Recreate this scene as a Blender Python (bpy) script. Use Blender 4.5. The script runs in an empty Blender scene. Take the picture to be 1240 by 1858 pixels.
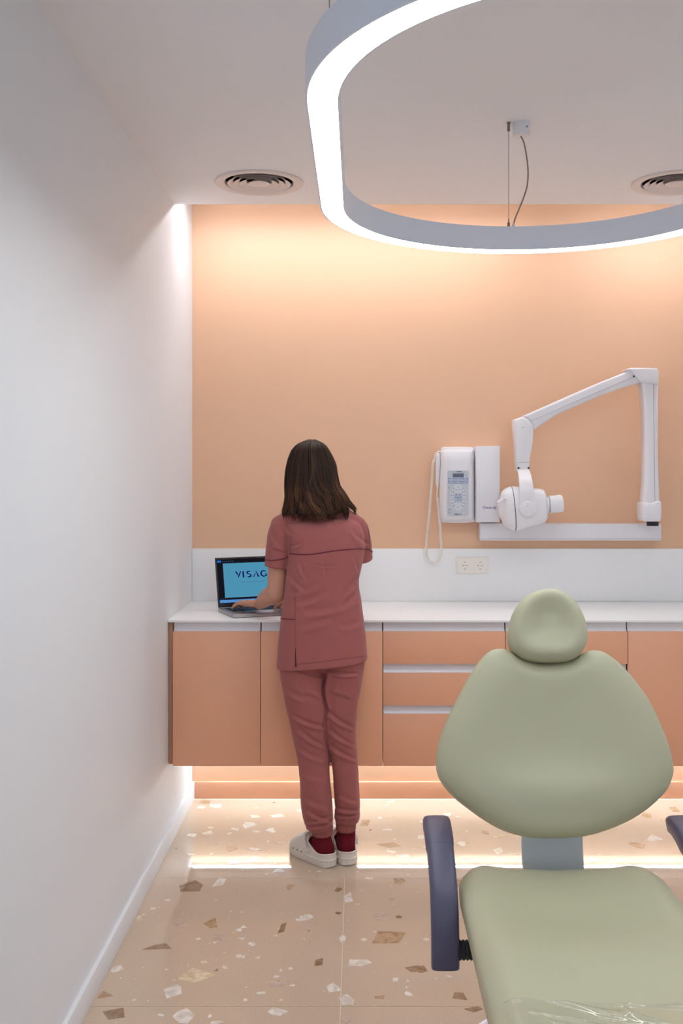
import bpy, bmesh, math, random
import numpy as np
from mathutils import Vector, Matrix, noise
from mathutils.bvhtree import BVHTree

scene = bpy.context.scene
COL = scene.collection
# ------------------------------------------------------------------ camera, world, exposure
F, CX, CY, EYE = 1845.0, 650.0, 856.0, 1.5      # focal length and vanishing point in pixels of the 1240 x 1858 frame, eye height
cam_data = bpy.data.cameras.new('camera')
cam = bpy.data.objects.new('camera', cam_data)
COL.objects.link(cam)
cam.location = (0, 0, EYE)
cam.rotation_euler = (math.pi / 2, 0, 0)
cam_data.sensor_width = 36
cam_data.lens = 36 * F / 1858
cam_data.shift_x = -(CX - 620) / 1858
cam_data.shift_y = -(929 - CY) / 1858
cam_data.clip_start = 0.05
scene.camera = cam

world = bpy.data.worlds.new('world')
scene.world = world
world.use_nodes = True
world.node_tree.nodes['Background'].inputs[0].default_value = (0.66, 0.80, 1.0, 1)
world.node_tree.nodes['Background'].inputs[1].default_value = 0.85      # cool fill light, let in by the added window behind the camera

RING_STRENGTH = 10.0
COVE_STRENGTH = 26.0
PLINTH_STRENGTH = 68.0
RING_COLOUR = (0.88, 0.96, 1.0)
COVE_COLOUR = (0.94, 0.97, 1.02)
PLINTH_COLOUR = (0.79, 0.97, 1.10)

scene.view_settings.view_transform = 'Standard'
scene.view_settings.look = 'None'
scene.view_settings.exposure = 1.3
scene.view_settings.gamma = 1.0
scene.view_settings.use_curve_mapping = False
scene.cycles.max_bounces = 10
scene.cycles.diffuse_bounces = 6
scene.cycles.use_denoising = True

# ------------------------------------------------------------------ helpers
WORLD_LOC = {}

def PX(px, py, Y):
    """the point at depth Y that the photograph shows at pixel (px, py)"""
    return Vector(((px - CX) * Y / F, Y, EYE - (py - CY) * Y / F))

def lin(c):
    return tuple((v / 255 / 12.92) if v / 255 <= 0.04045 else ((v / 255 + 0.055) / 1.055) ** 2.4 for v in c) + (1.0,)

def tag(o, label=None, cat=None, group=None, kind=None):
    if label: o['label'] = label
    if cat: o['category'] = cat
    if group: o['group'] = group
    if kind: o['kind'] = kind
    return o

def thing(name, loc, label, cat, group=None):
    o = bpy.data.objects.new(name, None)
    o.empty_display_size = 0.05
    COL.objects.link(o)
    o.location = loc
    WORLD_LOC[o.name] = Vector(loc)
    return tag(o, label, cat, group)

def link(name, me, mat=None, parent=None):
    """link a mesh whose vertices are in world space; origin goes to its parent's, or to its own base"""
    o = bpy.data.objects.new(name, me)
    COL.objects.link(o)
    if parent is not None:
        o.parent = parent
        loc = WORLD_LOC[parent.name]
        me.transform(Matrix.Translation(-loc))
        WORLD_LOC[o.name] = loc
    else:
        n = len(me.vertices)
        a = np.empty(n * 3, np.float32)
        me.vertices.foreach_get('co', a)
        a = a.reshape(-1, 3)
        lo, hi = a.min(0), a.max(0)
        loc = Vector(((lo[0] + hi[0]) / 2, (lo[1] + hi[1]) / 2, lo[2]))
        me.transform(Matrix.Translation(-loc))
        o.location = loc
        WORLD_LOC[o.name] = loc
    if mat is not None and not me.materials:
        me.materials.append(mat)
    return o

def smooth_mesh(me, angle=math.radians(35)):
    for p in me.polygons:
        p.use_smooth = True
    try:
        me.set_sharp_from_angle(angle=angle)
    except Exception:
        pass

def from_bm(name, bm, mat, parent=None, smooth=True, angle=35):
    bmesh.ops.recalc_face_normals(bm, faces=bm.faces)
    me = bpy.data.meshes.new(name)
    bm.to_mesh(me)
    bm.free()
    if smooth: smooth_mesh(me, math.radians(angle))
    return link(name, me, mat, parent)

def from_py(name, v, f, mat, parent=None, smooth=True, angle=60):
    me = bpy.data.meshes.new(name)
    me.from_pydata([tuple(x) for x in v], [], f)
    me.update()
    bm = bmesh.new(); bm.from_mesh(me)
    bmesh.ops.recalc_face_normals(bm, faces=bm.faces)
    bm.to_mesh(me); bm.free()
    if smooth: smooth_mesh(me, math.radians(angle))
    return link(name, me, mat, parent)

def bevel_bm(bm, w, seg=2, ang=28):
    if w <= 0: return
    bm.normal_update()
    es = [e for e in bm.edges if len(e.link_faces) == 2 and e.calc_face_angle(0) > math.radians(ang)]
    if es:
        bmesh.ops.bevel(bm, geom=es, offset=w, offset_type='OFFSET', segments=seg, profile=0.5, affect='EDGES', clamp_overlap=True)

def add_box(bm, x0, x1, y0, y1, z0, z1):
    vs = [bm.verts.new(p) for p in ((x0, y0, z0), (x1, y0, z0), (x1, y1, z0), (x0, y1, z0), (x0, y0, z1), (x1, y0, z1), (x1, y1, z1), (x0, y1, z1))]
    for f in ((3, 2, 1, 0), (4, 5, 6, 7), (0, 1, 5, 4), (1, 2, 6, 5), (2, 3, 7, 6), (3, 0, 4, 7)):
        bm.faces.new([vs[i] for i in f])

def box(name, x0, x1, y0, y1, z0, z1, mat, parent=None, bev=0.0, seg=2):
    bm = bmesh.new()
    add_box(bm, x0, x1, y0, y1, z0, z1)
    bevel_bm(bm, bev, seg)
    return from_bm(name, bm, mat, parent)

def add_prism(bm, pts, vec):
    """closed prism of a planar polygon pts (3-D) swept along vec"""
    a = [bm.verts.new(p) for p in pts]
    b = [bm.verts.new(Vector(p) + Vector(vec)) for p in pts]
    n = len(pts)
    bm.faces.new(a); bm.faces.new(b[::-1])
    for i in range(n):
        bm.faces.new((a[i], b[i], b[(i + 1) % n], a[(i + 1) % n]))

def prism_px(name, pts, Y, depth, mat, parent=None, bev=0.004, seg=3, ang=28):
    """outline measured on the plane at depth Y and swept back by depth"""
    bm = bmesh.new()
    add_prism(bm, [PX(x, y, Y) for x, y in pts], (0, depth, 0))
    bmesh.ops.recalc_face_normals(bm, faces=bm.faces)
    bevel_bm(bm, bev, seg, ang)
    return from_bm(name, bm, mat, parent)

def frames(path):
    path = [Vector(p) for p in path]
    out = []
    prev = None
    for i, p in enumerate(path):
        if i == 0: t = path[1] - p
        elif i == len(path) - 1: t = p - path[i - 1]
        else: t = (path[i + 1] - p).normalized() + (p - path[i - 1]).normalized()
        t.normalize()
        if prev is None:
            ref = Vector((0, 0, 1)) if abs(t.z) < 0.9 else Vector((1, 0, 0))
            u = ref.cross(t).normalized()
        else:
            u = prev - t * prev.dot(t)
            u.normalize()
        prev = u
        out.append((p, t, u, t.cross(u)))
    return out

def tube_data(path, radii, sides=10, cap=True, round_caps=False, flat=1.0):
    fr = frames(path)
    if not hasattr(radii, '__len__'): radii = [radii] * len(fr)
    rings = []
    if round_caps:
        p, t, u, w = fr[0]
        for k in (75, 50, 25):
            a = math.radians(k); rings.append((p - t * radii[0] * math.sin(a), u, w, radii[0] * math.cos(a)))
    for (p, t, u, w), r in zip(fr, radii): rings.append((p, u, w, r))
    if round_caps:
        p, t, u, w = fr[-1]
        for k in (25, 50, 75):
            a = math.radians(k); rings.append((p + t * radii[-1] * math.sin(a), u, w, radii[-1] * math.cos(a)))
    V, Fc = [], []
    for p, u, w, r in rings:
        for k in range(sides):
            a = 2 * math.pi * k / sides
            V.append(p + u * (r * math.cos(a)) + w * (r * flat * math.sin(a)))
    n = len(rings)
    for i in range(n - 1):
        for k in range(sides):
            a, b = i * sides + k, i * sides + (k + 1) % sides
            Fc.append((a, b, b + sides, a + sides))
    if cap:
        Fc.append(tuple(range(sides))[::-1]); Fc.append(tuple(range((n - 1) * sides, n * sides)))
    return V, Fc

class MB:
    """collects pieces of ONE part"""
    def __init__(self): self.V, self.F = [], []
    def add(self, V, Fc):
        o = len(self.V)
        self.V += [tuple(v) for v in V]
        self.F += [tuple(i + o for i in f) for f in Fc]
        return self
    def tube(self, path, radii, sides=10, **k): return self.add(*tube_data(path, radii, sides, **k))
    def ellipsoid(self, c, r, nu=20, nv=14, rot=None):
        V, Fc = [], []
        c = Vector(c)
        for j in range(nv + 1):
            th = math.pi * j / nv
            for i in range(nu):
                ph = 2 * math.pi * i / nu
                d = Vector((r[0] * math.sin(th) * math.cos(ph), r[1] * math.sin(th) * math.sin(ph), r[2] * math.cos(th)))
                if rot is not None: d = rot @ d
                V.append(c + d)
        for j in range(nv):
            for i in range(nu):
                a = j * nu + i; b = j * nu + (i + 1) % nu
                Fc.append((a, b, b + nu, a + nu))
        return self.add(V, Fc)
    def build(self, name, mat, parent=None, **k): return from_py(name, self.V, self.F, mat, parent, **k)

def tube(name, path, radii, mat, parent=None, sides=12, **k):
    return MB().tube(path, radii, sides, **k).build(name, mat, parent)

def lathe_data(profile, sides=32, origin=(0, 0, 0), axis='Z', closed=True):
    """profile: (radius, height) pairs; closed profile loops back"""
    V, Fc = [], []
    o = Vector(origin)
    n = len(profile)
    for r, h in profile:
        for k in range(sides):
            a = 2 * math.pi * k / sides
            x, y = r * math.cos(a), r * math.sin(a)
            V.append(o + (Vector((x, y, h)) if axis == 'Z' else Vector((x, h, y)) if axis == 'Y' else Vector((h, x, y))))
    m = n if closed else n - 1
    for i in range(m):
        j = (i + 1) % n
        for k in range(sides):
            a, b = i * sides + k, i * sides + (k + 1) % sides
            c, d = j * sides + (k + 1) % sides, j * sides + k
            Fc.append((a, b, c, d))
    if not closed:
        Fc.append(tuple(range(sides))[::-1]); Fc.append(tuple(range((n - 1) * sides, n * sides)))
    return V, Fc

def lathe(name, profile, mat, parent=None, sides=32, origin=(0, 0, 0), axis='Z', closed=False, angle=35):
    return from_py(name, *lathe_data(profile, sides, origin, axis, closed), mat, parent, angle=angle)

def spline(pts, n):
    """Catmull-Rom through pts"""
    P = [Vector(p) for p in pts]
    P = [P[0] * 2 - P[1]] + P + [P[-1] * 2 - P[-2]]
    out = []
    m = len(P) - 3
    for i in range(n + 1):
        t = i / n * m
        k = min(int(t), m - 1); t -= k
        a, b, c, d = P[k:k + 4]
        out.append(0.5 * ((2 * b) + (c - a) * t + (2 * a - 5 * b + 4 * c - d) * t * t + (3 * b - a - 3 * c + d) * t ** 3))
    return out

def closed_spline(pts, n):
    P = [np.array(p, float) for p in pts]
    m = len(P)
    out = []
    for i in range(n):
        t = i / n * m
        k = int(t); t -= k
        a, b, c, d = P[(k - 1) % m], P[k % m], P[(k + 1) % m], P[(k + 2) % m]
        out.append(0.5 * ((2 * b) + (c - a) * t + (2 * a - 5 * b + 4 * c - d) * t * t + (3 * b - a - 3 * c + d) * t ** 3))
    return out

def text_mesh(name, body, size, loc, mat, parent=None, rot=(math.pi / 2, 0, 0), align='CENTER', M=None, stretch=1.0):
    cu = bpy.data.curves.new(name, 'FONT')
    cu.body = body; cu.size = size; cu.align_x = align; cu.align_y = 'CENTER'; cu.extrude = 0.0002
    cu.resolution_u = 3
    o = bpy.data.objects.new(name, cu)
    COL.objects.link(o)
    dg = bpy.context.evaluated_depsgraph_get()
    me = bpy.data.meshes.new_from_object(o.evaluated_get(dg))
    bpy.data.objects.remove(o); bpy.data.curves.remove(cu)
    me.transform(Matrix.Diagonal((stretch, 1, 1, 1)))
    if M is None:
        from mathutils import Euler
        M = Matrix.Translation(loc) @ Euler(rot).to_matrix().to_4x4()
    me.transform(M)
    me.materials.clear()
    return link(name, me, mat, parent)

def remeshed(V, Fc, voxel, smooth=4, dec=None):
    """union of overlapping closed pieces as one continuous surface"""
    me = bpy.data.meshes.new('tmp')
    me.from_pydata([tuple(v) for v in V], [], Fc)
    bm = bmesh.new(); bm.from_mesh(me)
    bmesh.ops.recalc_face_normals(bm, faces=bm.faces)
    bm.to_mesh(me); bm.free()
    o = bpy.data.objects.new('tmp', me)
    COL.objects.link(o)
    r = o.modifiers.new('r', 'REMESH'); r.mode = 'VOXEL'; r.voxel_size = voxel
    if smooth:
        s = o.modifiers.new('s', 'SMOOTH'); s.factor = 0.5; s.iterations = smooth
    dg = bpy.context.evaluated_depsgraph_get()
    out = bpy.data.meshes.new_from_object(o.evaluated_get(dg))
    bpy.data.objects.remove(o); bpy.data.meshes.remove(me)
    return out

def get_co(me):
    a = np.empty(len(me.vertices) * 3, np.float32); me.vertices.foreach_get('co', a)
    b = np.empty(len(me.vertices) * 3, np.float32); me.vertices.foreach_get('normal', b)
    return a.reshape(-1, 3).astype(float), b.reshape(-1, 3).astype(float)

def set_co(me, co):
    me.vertices.foreach_set('co', co.astype(np.float32).ravel()); me.update()

# ------------------------------------------------------------------ materials
def mat(name, c, rough=0.5, metal=0.0, spec=0.5, noise_scale=0, noise_amt=0.0, bump=0.0, bump_scale=200, coat=0.0, sheen=0.0, emit=None, strength=0, stretch=(1, 1, 1)):
    m = bpy.data.materials.new(name)
    m.use_nodes = True
    nt = m.node_tree
    b = nt.nodes['Principled BSDF']
    c = lin(c)
    b.inputs['Base Color'].default_value = c
    b.inputs['Roughness'].default_value = rough
    b.inputs['Metallic'].default_value = metal
    b.inputs['Specular IOR Level'].default_value = spec
    b.inputs['Coat Weight'].default_value = coat
    b.inputs['Sheen Weight'].default_value = sheen
    tc = nt.nodes.new('ShaderNodeTexCoord')
    mp = nt.nodes.new('ShaderNodeMapping')
    mp.inputs['Scale'].default_value = stretch
    nt.links.new(tc.outputs['Object'], mp.inputs['Vector'])
    if noise_amt:
        n = nt.nodes.new('ShaderNodeTexNoise'); n.inputs['Scale'].default_value = noise_scale; n.inputs['Detail'].default_value = 5
        nt.links.new(mp.outputs['Vector'], n.inputs['Vector'])
        r = nt.nodes.new('ShaderNodeMapRange'); r.inputs[3].default_value = 1 - noise_amt; r.inputs[4].default_value = 1 + noise_amt
        nt.links.new(n.outputs['Fac'], r.inputs[0])
        h = nt.nodes.new('ShaderNodeMix'); h.data_type = 'RGBA'; h.blend_type = 'MULTIPLY'; h.inputs[0].default_value = 1
        h.inputs[6].default_value = c
        nt.links.new(r.outputs[0], h.inputs[7])
        nt.links.new(h.outputs[2], b.inputs['Base Color'])
    if bump:
        n2 = nt.nodes.new('ShaderNodeTexNoise'); n2.inputs['Scale'].default_value = bump_scale; n2.inputs['Detail'].default_value = 3
        nt.links.new(mp.outputs['Vector'], n2.inputs['Vector'])
        bp = nt.nodes.new('ShaderNodeBump'); bp.inputs['Strength'].default_value = bump; bp.inputs['Distance'].default_value = 0.001
        nt.links.new(n2.outputs['Fac'], bp.inputs['Height'])
        nt.links.new(bp.outputs['Normal'], b.inputs['Normal'])
    if emit:
        b.inputs['Emission Color'].default_value = tuple(emit) + (1,) if len(emit) == 3 else emit
        b.inputs['Emission Strength'].default_value = strength
    return m

M = {}
M['white_wall'] = mat('white_wall_paint', (229, 231, 234), 0.55, noise_scale=3, noise_amt=0.012, bump=0.08, bump_scale=260)
M['ceiling'] = mat('ceiling_paint', (241, 240, 241), 0.7, noise_scale=3, noise_amt=0.01, bump=0.05, bump_scale=260)
M['peach_wall'] = mat('peach_wall_paint', (234, 189, 154), 0.5, noise_scale=3, noise_amt=0.015, bump=0.08, bump_scale=260)
M['rear_wall'] = mat('rear_wall_paint', (215, 212, 210), 0.6, noise_scale=3, noise_amt=0.01)
M['peach_lacquer'] = mat('peach_lacquer', (236, 174, 139), 0.38, noise_scale=6, noise_amt=0.01, bump=0.03, bump_scale=400)
M['peach_dark'] = mat('peach_side_board', (190, 136, 106), 0.45, noise_scale=6, noise_amt=0.01)
M['worktop'] = mat('white_solid_surface', (245, 244, 243), 0.32, noise_scale=90, noise_amt=0.012, coat=0.1)
M['profile'] = mat('pale_aluminium_profile', (234, 235, 240), 0.35, metal=0.0, bump=0.05, bump_scale=300, stretch=(1, 30, 30))
M['carcass'] = mat('cabinet_carcass', (110, 84, 68), 0.6, noise_scale=8, noise_amt=0.02)
M['grout'] = mat('grout', (214, 196, 176), 0.75, noise_scale=120, noise_amt=0.05)
M['lamp_metal'] = mat('pale_grey_lamp_paint', (231, 235, 245), 0.45, noise_scale=4, noise_amt=0.01, bump=0.03, bump_scale=300)
M['steel'] = mat('brushed_steel', (150, 140, 128), 0.35, metal=1.0, bump=0.1, bump_scale=500)
M['white_plastic'] = mat('white_plastic', (236, 233, 236), 0.35, noise_scale=10, noise_amt=0.006, coat=0.1)
M['cream_plastic'] = mat('cream_plastic', (247, 240, 231), 0.35, noise_scale=10, noise_amt=0.006)
M['grey_seam'] = mat('grey_seam', (182, 180, 184), 0.6, noise_scale=30, noise_amt=0.02)
M['dark_rubber'] = mat('dark_rubber', (40, 40, 44), 0.6, noise_scale=40, noise_amt=0.05)
M['vent_dark'] = mat('vent_duct', (36, 28, 26), 0.8, noise_scale=20, noise_amt=0.05)
M['vent_white'] = mat('vent_white_metal', (228, 218, 214), 0.45, noise_scale=10, noise_amt=0.01)
M['cable'] = mat('taupe_cable', (150, 126, 112), 0.5, noise_scale=200, noise_amt=0.06)

def emitter(name, col, s):
    m = bpy.data.materials.new(name); m.use_nodes = True
    nt = m.node_tree
    nt.nodes.remove(nt.nodes['Principled BSDF'])
    e = nt.nodes.new('ShaderNodeEmission'); e.inputs[0].default_value = tuple(col) + (1,); e.inputs[1].default_value = s
    nt.links.new(e.outputs[0], nt.nodes['Material Output'].inputs[0])
    return m
M['ring_light'] = emitter('ring_diffuser_glow', RING_COLOUR, RING_STRENGTH)
M['cove_light'] = emitter('cove_strip_glow', COVE_COLOUR, COVE_STRENGTH)
M['plinth_light'] = emitter('plinth_strip_glow', PLINTH_COLOUR, PLINTH_STRENGTH)

def terrazzo():
    m = bpy.data.materials.new('polished_terrazzo'); m.use_nodes = True
    nt = m.node_tree; b = nt.nodes['Principled BSDF']
    tc = nt.nodes.new('ShaderNodeTexCoord')
    v = nt.nodes.new('ShaderNodeTexNoise'); v.inputs['Scale'].default_value = 420; v.inputs['Detail'].default_value = 4; v.inputs['Roughness'].default_value = 0.75
    n = nt.nodes.new('ShaderNodeTexNoise'); n.inputs['Scale'].default_value = 5; n.inputs['Detail'].default_value = 3
    nt.links.new(tc.outputs['Object'], v.inputs['Vector']); nt.links.new(tc.outputs['Object'], n.inputs['Vector'])
    r = nt.nodes.new('ShaderNodeValToRGB')
    e = r.color_ramp.elements
    e[0].position = 0.28; e[0].color = lin((168, 143, 121)); e[1].position = 0.74; e[1].color = lin((228, 208, 186))
    k = e.new(0.5); k.color = lin((205, 181, 158))
    nt.links.new(v.outputs['Fac'], r.inputs[0])
    mr = nt.nodes.new('ShaderNodeMapRange'); mr.inputs[3].default_value = 0.95; mr.inputs[4].default_value = 1.05
    nt.links.new(n.outputs['Fac'], mr.inputs[0])
    mx = nt.nodes.new('ShaderNodeMix'); mx.data_type = 'RGBA'; mx.blend_type = 'MULTIPLY'; mx.inputs[0].default_value = 1
    nt.links.new(r.outputs[0], mx.inputs[6]); nt.links.new(mr.outputs[0], mx.inputs[7])
    nt.links.new(mx.outputs[2], b.inputs['Base Color'])
    b.inputs['Roughness'].default_value = 0.028
    b.inputs['Specular IOR Level'].default_value = 0.5
    return m
M['terrazzo'] = terrazzo()
def chipmat(name, c, c2):
    m = mat(name, c, 0.05, spec=0.5)
    nt = m.node_tree; b = nt.nodes['Principled BSDF']
    tc = nt.nodes['Texture Coordinate']
    n = nt.nodes.new('ShaderNodeTexNoise'); n.inputs['Scale'].default_value = 28; n.inputs['Detail'].default_value = 6; n.inputs['Distortion'].default_value = 1.2
    nt.links.new(tc.outputs['Object'], n.inputs['Vector'])
    r = nt.nodes.new('ShaderNodeValToRGB')
    r.color_ramp.elements[0].position = 0.35; r.color_ramp.elements[0].color = lin(c2)
    r.color_ramp.elements[1].position = 0.62; r.color_ramp.elements[1].color = lin(c)
    nt.links.new(n.outputs['Fac'], r.inputs[0]); nt.links.new(r.outputs[0], b.inputs['Base Color'])
    return m
M['w'] = chipmat('white_marble_chip', (238, 230, 220), (214, 200, 186))
M['c'] = chipmat('cream_marble_chip', (232, 216, 186), (206, 182, 148))
M['t'] = chipmat('tan_marble_chip', (196, 164, 132), (168, 134, 104))
M['b'] = chipmat('brown_marble_chip', (168, 138, 110), (142, 112, 86))
M['p'] = chipmat('rose_grey_marble_chip', (212, 190, 174), (190, 166, 150))
# ------------------------------------------------------------------ the room
XL, XR, YB, YR, ZC = -0.764, 1.602, 4.683, -1.8, 2.613
def struct(o, kind='structure'):
    o['kind'] = kind
    return o
struct(box('wall_left', XL - 0.12, XL, YR, YB + 0.1, -0.05, 3.0, M['white_wall']))
struct(box('wall_back', XL, XR, YB, YB + 0.1, -0.05, 3.0, M['peach_wall']))
struct(box('wall_right', XR, XR + 0.12, YR, YB + 0.1, -0.05, 3.0, M['white_wall']))
bm = bmesh.new()                                                    # unseen rear wall, its window opening added to let in cool fill
add_box(bm, XL, XR, YR - 0.12, YR, -0.05, 0.5); add_box(bm, XL, XR, YR - 0.12, YR, 2.3, 3.0)
add_box(bm, XL, -0.6, YR - 0.12, YR, 0.5, 2.3); add_box(bm, 1.4, XR, YR - 0.12, YR, 0.5, 2.3)
struct(from_bm('wall_rear', bm, M['rear_wall'], smooth=False))
VENTS = (470.5, 1228)
ceil = box('ceiling', XL, XR, YR, 4.232, ZC, ZC + 0.30, M['ceiling'])
for vpx in VENTS:                                                   # round openings for the air vents
    vc = PX(vpx, 331, 3.911)
    cv_, cf_ = lathe_data([(0.136, ZC - 0.1), (0.136, ZC + 0.16)], 64, (vc.x, vc.y, 0), 'Z', False)
    cutter = from_py('cutter', cv_, cf_, None, None)
    mod = ceil.modifiers.new('opening', 'BOOLEAN'); mod.operation = 'DIFFERENCE'; mod.object = cutter; mod.solver = 'EXACT'
    dgc = bpy.context.evaluated_depsgraph_get()
    nm = bpy.data.meshes.new_from_object(ceil.evaluated_get(dgc))
    ceil.modifiers.clear(); ceil.data = nm
    bpy.data.objects.remove(cutter)
for p_ in ceil.data.polygons: p_.use_smooth = False
struct(ceil)
struct(box('trim_1', XL, XR, 4.232, YB, 2.752, 2.87, M['ceiling']))    # the roof of the lighting slot
wr = thing('fill_window_1', (0.4, YR - 0.06, 0.5), None, None); wr['kind'] = 'structure'  # unseen window, added as the way in for the cool fill
bm = bmesh.new()
for x in (-0.6, 0.375, 1.35): add_box(bm, x, x + 0.05, YR - 0.09, YR - 0.04, 0.55, 2.25)
add_box(bm, -0.6, 1.4, YR - 0.09, YR - 0.04, 0.5, 0.55); add_box(bm, -0.6, 1.4, YR - 0.09, YR - 0.04, 2.25, 2.3)
from_bm('fill_window_frame', bm, M['lamp_metal'], wr, smooth=False)

# floor: grout bed, polished tiles with their stone chips
fl = thing('floor', (0, 0, 0), None, None); fl['kind'] = 'structure'
box('grout_bed', XL, XR, YR, YB, -0.05, -0.0008, M['grout'], fl)
TX, TY, TS, GAP = -0.049, 3.751, 0.9, 0.0013
tiles = {}
def tile_at(x, y):
    i, j = math.floor((x - TX) / TS), math.floor((y - TY) / TS)
    return tiles.get((i, j))
for i in range(-1, 4):
    for j in range(-7, 2):
        x0, x1 = max(XL, TX + i * TS) + GAP, min(XR, TX + (i + 1) * TS) - GAP
        y0, y1 = max(YR, TY + j * TS) + GAP, min(YB, TY + (j + 1) * TS) - GAP
        if x1 - x0 < 0.03 or y1 - y0 < 0.03: continue
        tiles[(i, j)] = box('floor_tile', x0, x1, y0, y1, -0.010, 0.0, M['terrazzo'], fl)
rng = random.Random(11)
chip_n = [0]
def chip(cx, cy, hx, hy, m, r):
    t = tile_at(cx, cy)
    if t is None: return
    n = r.choice((4, 4, 5, 5, 6))
    a0 = r.random() * 6.28
    pts = []
    for k in range(n):
        a = a0 + (k + r.uniform(-0.36, 0.36)) * 2 * math.pi / n
        s = r.uniform(0.62, 1.22)
        pts.append((min(max(cx + hx * s * math.cos(a), XL + 0.02), XR - 0.02), min(cy + hy * s * math.sin(a), YB - 0.02), 0.0))
    bm = bmesh.new()
    chip_n[0] += 1
    add_prism(bm, [(x, y, -0.004) for x, y, _ in pts], (0, 0, 0.00425 + 0.000004 * chip_n[0]))
    from_bm('stone_chip', bm, M[m], t, smooth=False)
def chip_px(px, py, w, h, m):
    Y = F * EYE / (py - CY)
    hy = abs(F * EYE / (py - h / 2 - CY) - F * EYE / (py + h / 2 - CY)) / 2
    chip((px - CX) * Y / F, Y, w / 2 * Y / F, hy, m, rng)
A = [(433,408,75,45,'b'),(525,393,70,30,'w'),(757,408,40,25,'t'),(947,443,40,35,'w'),(910,415,40,22,'b'),(1075,447,45,22,'p'),(270,507,40,25,'c'),(390,526,55,32,'p'),(497,525,60,40,'t'),(805,503,55,30,'w'),(733,538,45,35,'b'),(1050,503,85,30,'p'),(910,491,30,10,'b'),(525,571,60,38,'p'),(330,602,90,35,'b'),(633,590,30,12,'w'),(1072,568,115,60,'t'),(925,570,25,30,'w'),(993,574,25,10,'w'),(1195,576,25,12,'w'),(193,671,50,30,'w'),(425,660,25,18,'p'),(480,648,35,12,'c'),(590,628,20,15,'w'),(850,650,50,32,'b'),(975,649,85,38,'w'),(1165,669,70,28,'b'),(450,695,125,50,'c'),(378,745,85,55,'w'),(145,753,80,25,'t'),(188,815,75,50,'b'),(415,822,80,45,'w'),(715,807,60,38,'w'),(893,731,50,45,'w'),(938,768,50,40,'w'),(713,694,25,10,'w'),(662,747,30,12,'w'),(612,770,20,10,'w'),(762,723,28,8,'w'),(1097,703,25,25,'w'),(1135,750,30,22,'w'),(1050,762,40,15,'t'),(520,842,40,12,'w'),(935,830,50,30,'p'),(340,818,28,10,'w'),(497,822,18,15,'w'),(700,718,80,25,'p'),
(480,133,50,18,'t'),(715,177,60,20,'w'),(630,208,60,20,'w'),(695,224,50,22,'w'),(495,233,40,18,'w'),(508,268,35,15,'p'),(570,283,55,20,'t'),(720,265,50,20,'p'),(570,325,70,18,'p'),(655,320,95,28,'p'),(440,302,40,10,'w'),(718,362,60,30,'p'),(1000,200,60,22,'t'),(1070,222,40,10,'w'),(1078,270,80,22,'t'),(1115,307,75,25,'w'),(1180,245,40,20,'w'),(1105,388,40,20,'t'),(590,545,22,12,'w'),(575,552,20,12,'c'),(605,535,24,10,'w'),(470,150,30,12,'w'),(640,180,40,10,'w'),(560,235,22,8,'w'),(1010,380,30,10,'w'),(292,410,20,18,'w')]
for x, y, w, h, m in A: chip_px(100 + x / 1.7714, 1380 + y / 1.7714, w / 1.7714, h / 1.7714, m)
B = [(135,47,60,22,'w'),(205,185,45,28,'w'),(375,218,60,40,'w'),(310,130,45,25,'t'),(820,258,65,30,'w'),(1030,190,110,35,'t'),(1095,160,100,40,'w'),(1065,50,50,30,'t'),(190,895,80,60,'b'),(35,633,35,15,'w'),(265,960,90,30,'b'),(215,245,40,20,'p'),(10,770,60,35,'b'),(140,805,30,12,'w'),(1200,20,70,40,'t')]
for x, y, w, h, m in B: chip_px(760 + x / 2.583, 1460 + y / 2.583, w / 2.583, h / 2.583, m)
for _ in range(34):                                                 # paler, closer-set chips of the row by the cabinets
    y = rng.uniform(3.80, 4.62); x = rng.uniform(-0.70, 0.45)
    if -0.25 < x < 0.05 and y < 4.15: continue
    s = rng.uniform(0.012, 0.04)
    chip(x, y, s, s * rng.uniform(0.5, 1.2), rng.choice('wwwpc'), rng)
for _ in range(45):                                                 # the floor goes on under and beside the chair
    x, y = rng.uniform(0.2, 1.55), rng.uniform(1.2, 4.5)
    px, py = CX + F * x / y, CY + F * EYE / y
    if px < 800 and py < 1850 or (py < 1600 and 1050 < px < 1250): continue
    s = rng.uniform(0.025, 0.07)
    chip(x, y, s, s * rng.uniform(0.5, 1), rng.choice('wwcttbp'), rng)
for m, n, seed in (('w', 520, 1), ('b', 80, 2), ('c', 220, 3)):    # the small fragments, far too many to pick apart
    r = random.Random(seed); V, Fc = [], []
    for _ in range(n):
        x, y = r.uniform(XL + 0.02, XR - 0.02), r.uniform(1.4, YB - 0.03)
        if abs((x - TX) % TS - TS / 2) > TS / 2 - 0.014 or abs((y - TY) % TS - TS / 2) > TS / 2 - 0.014: continue
        s = r.uniform(0.002, 0.006) if r.random() < 0.85 else r.uniform(0.007, 0.015)
        k = r.choice((3, 4, 5)); a0 = r.random() * 6.3; e = r.uniform(0.4, 1); o = len(V)
        th = r.random() * 3.1
        for q in range(k):
            a = a0 + q * 2 * math.pi / k; u, v = s * math.cos(a), s * e * math.sin(a)
            V.append((x + u * math.cos(th) - v * math.sin(th), y + u * math.sin(th) + v * math.cos(th), 0.00018))
        Fc.append(tuple(range(o, o + k)))
    f = from_py('stone_fragments', V, Fc, M[m], fl, smooth=False); f['kind'] = 'stuff'

struct(box('baseboard_left', XL, XL + 0.014, YR, YB - 0.016, 0.0, 0.078, M['white_wall'], bev=0.002))
struct(box('baseboard_back', XL, XR, YB - 0.016, YB, 0.0, 0.076, M['peach_lacquer'], bev=0.0015))

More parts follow.
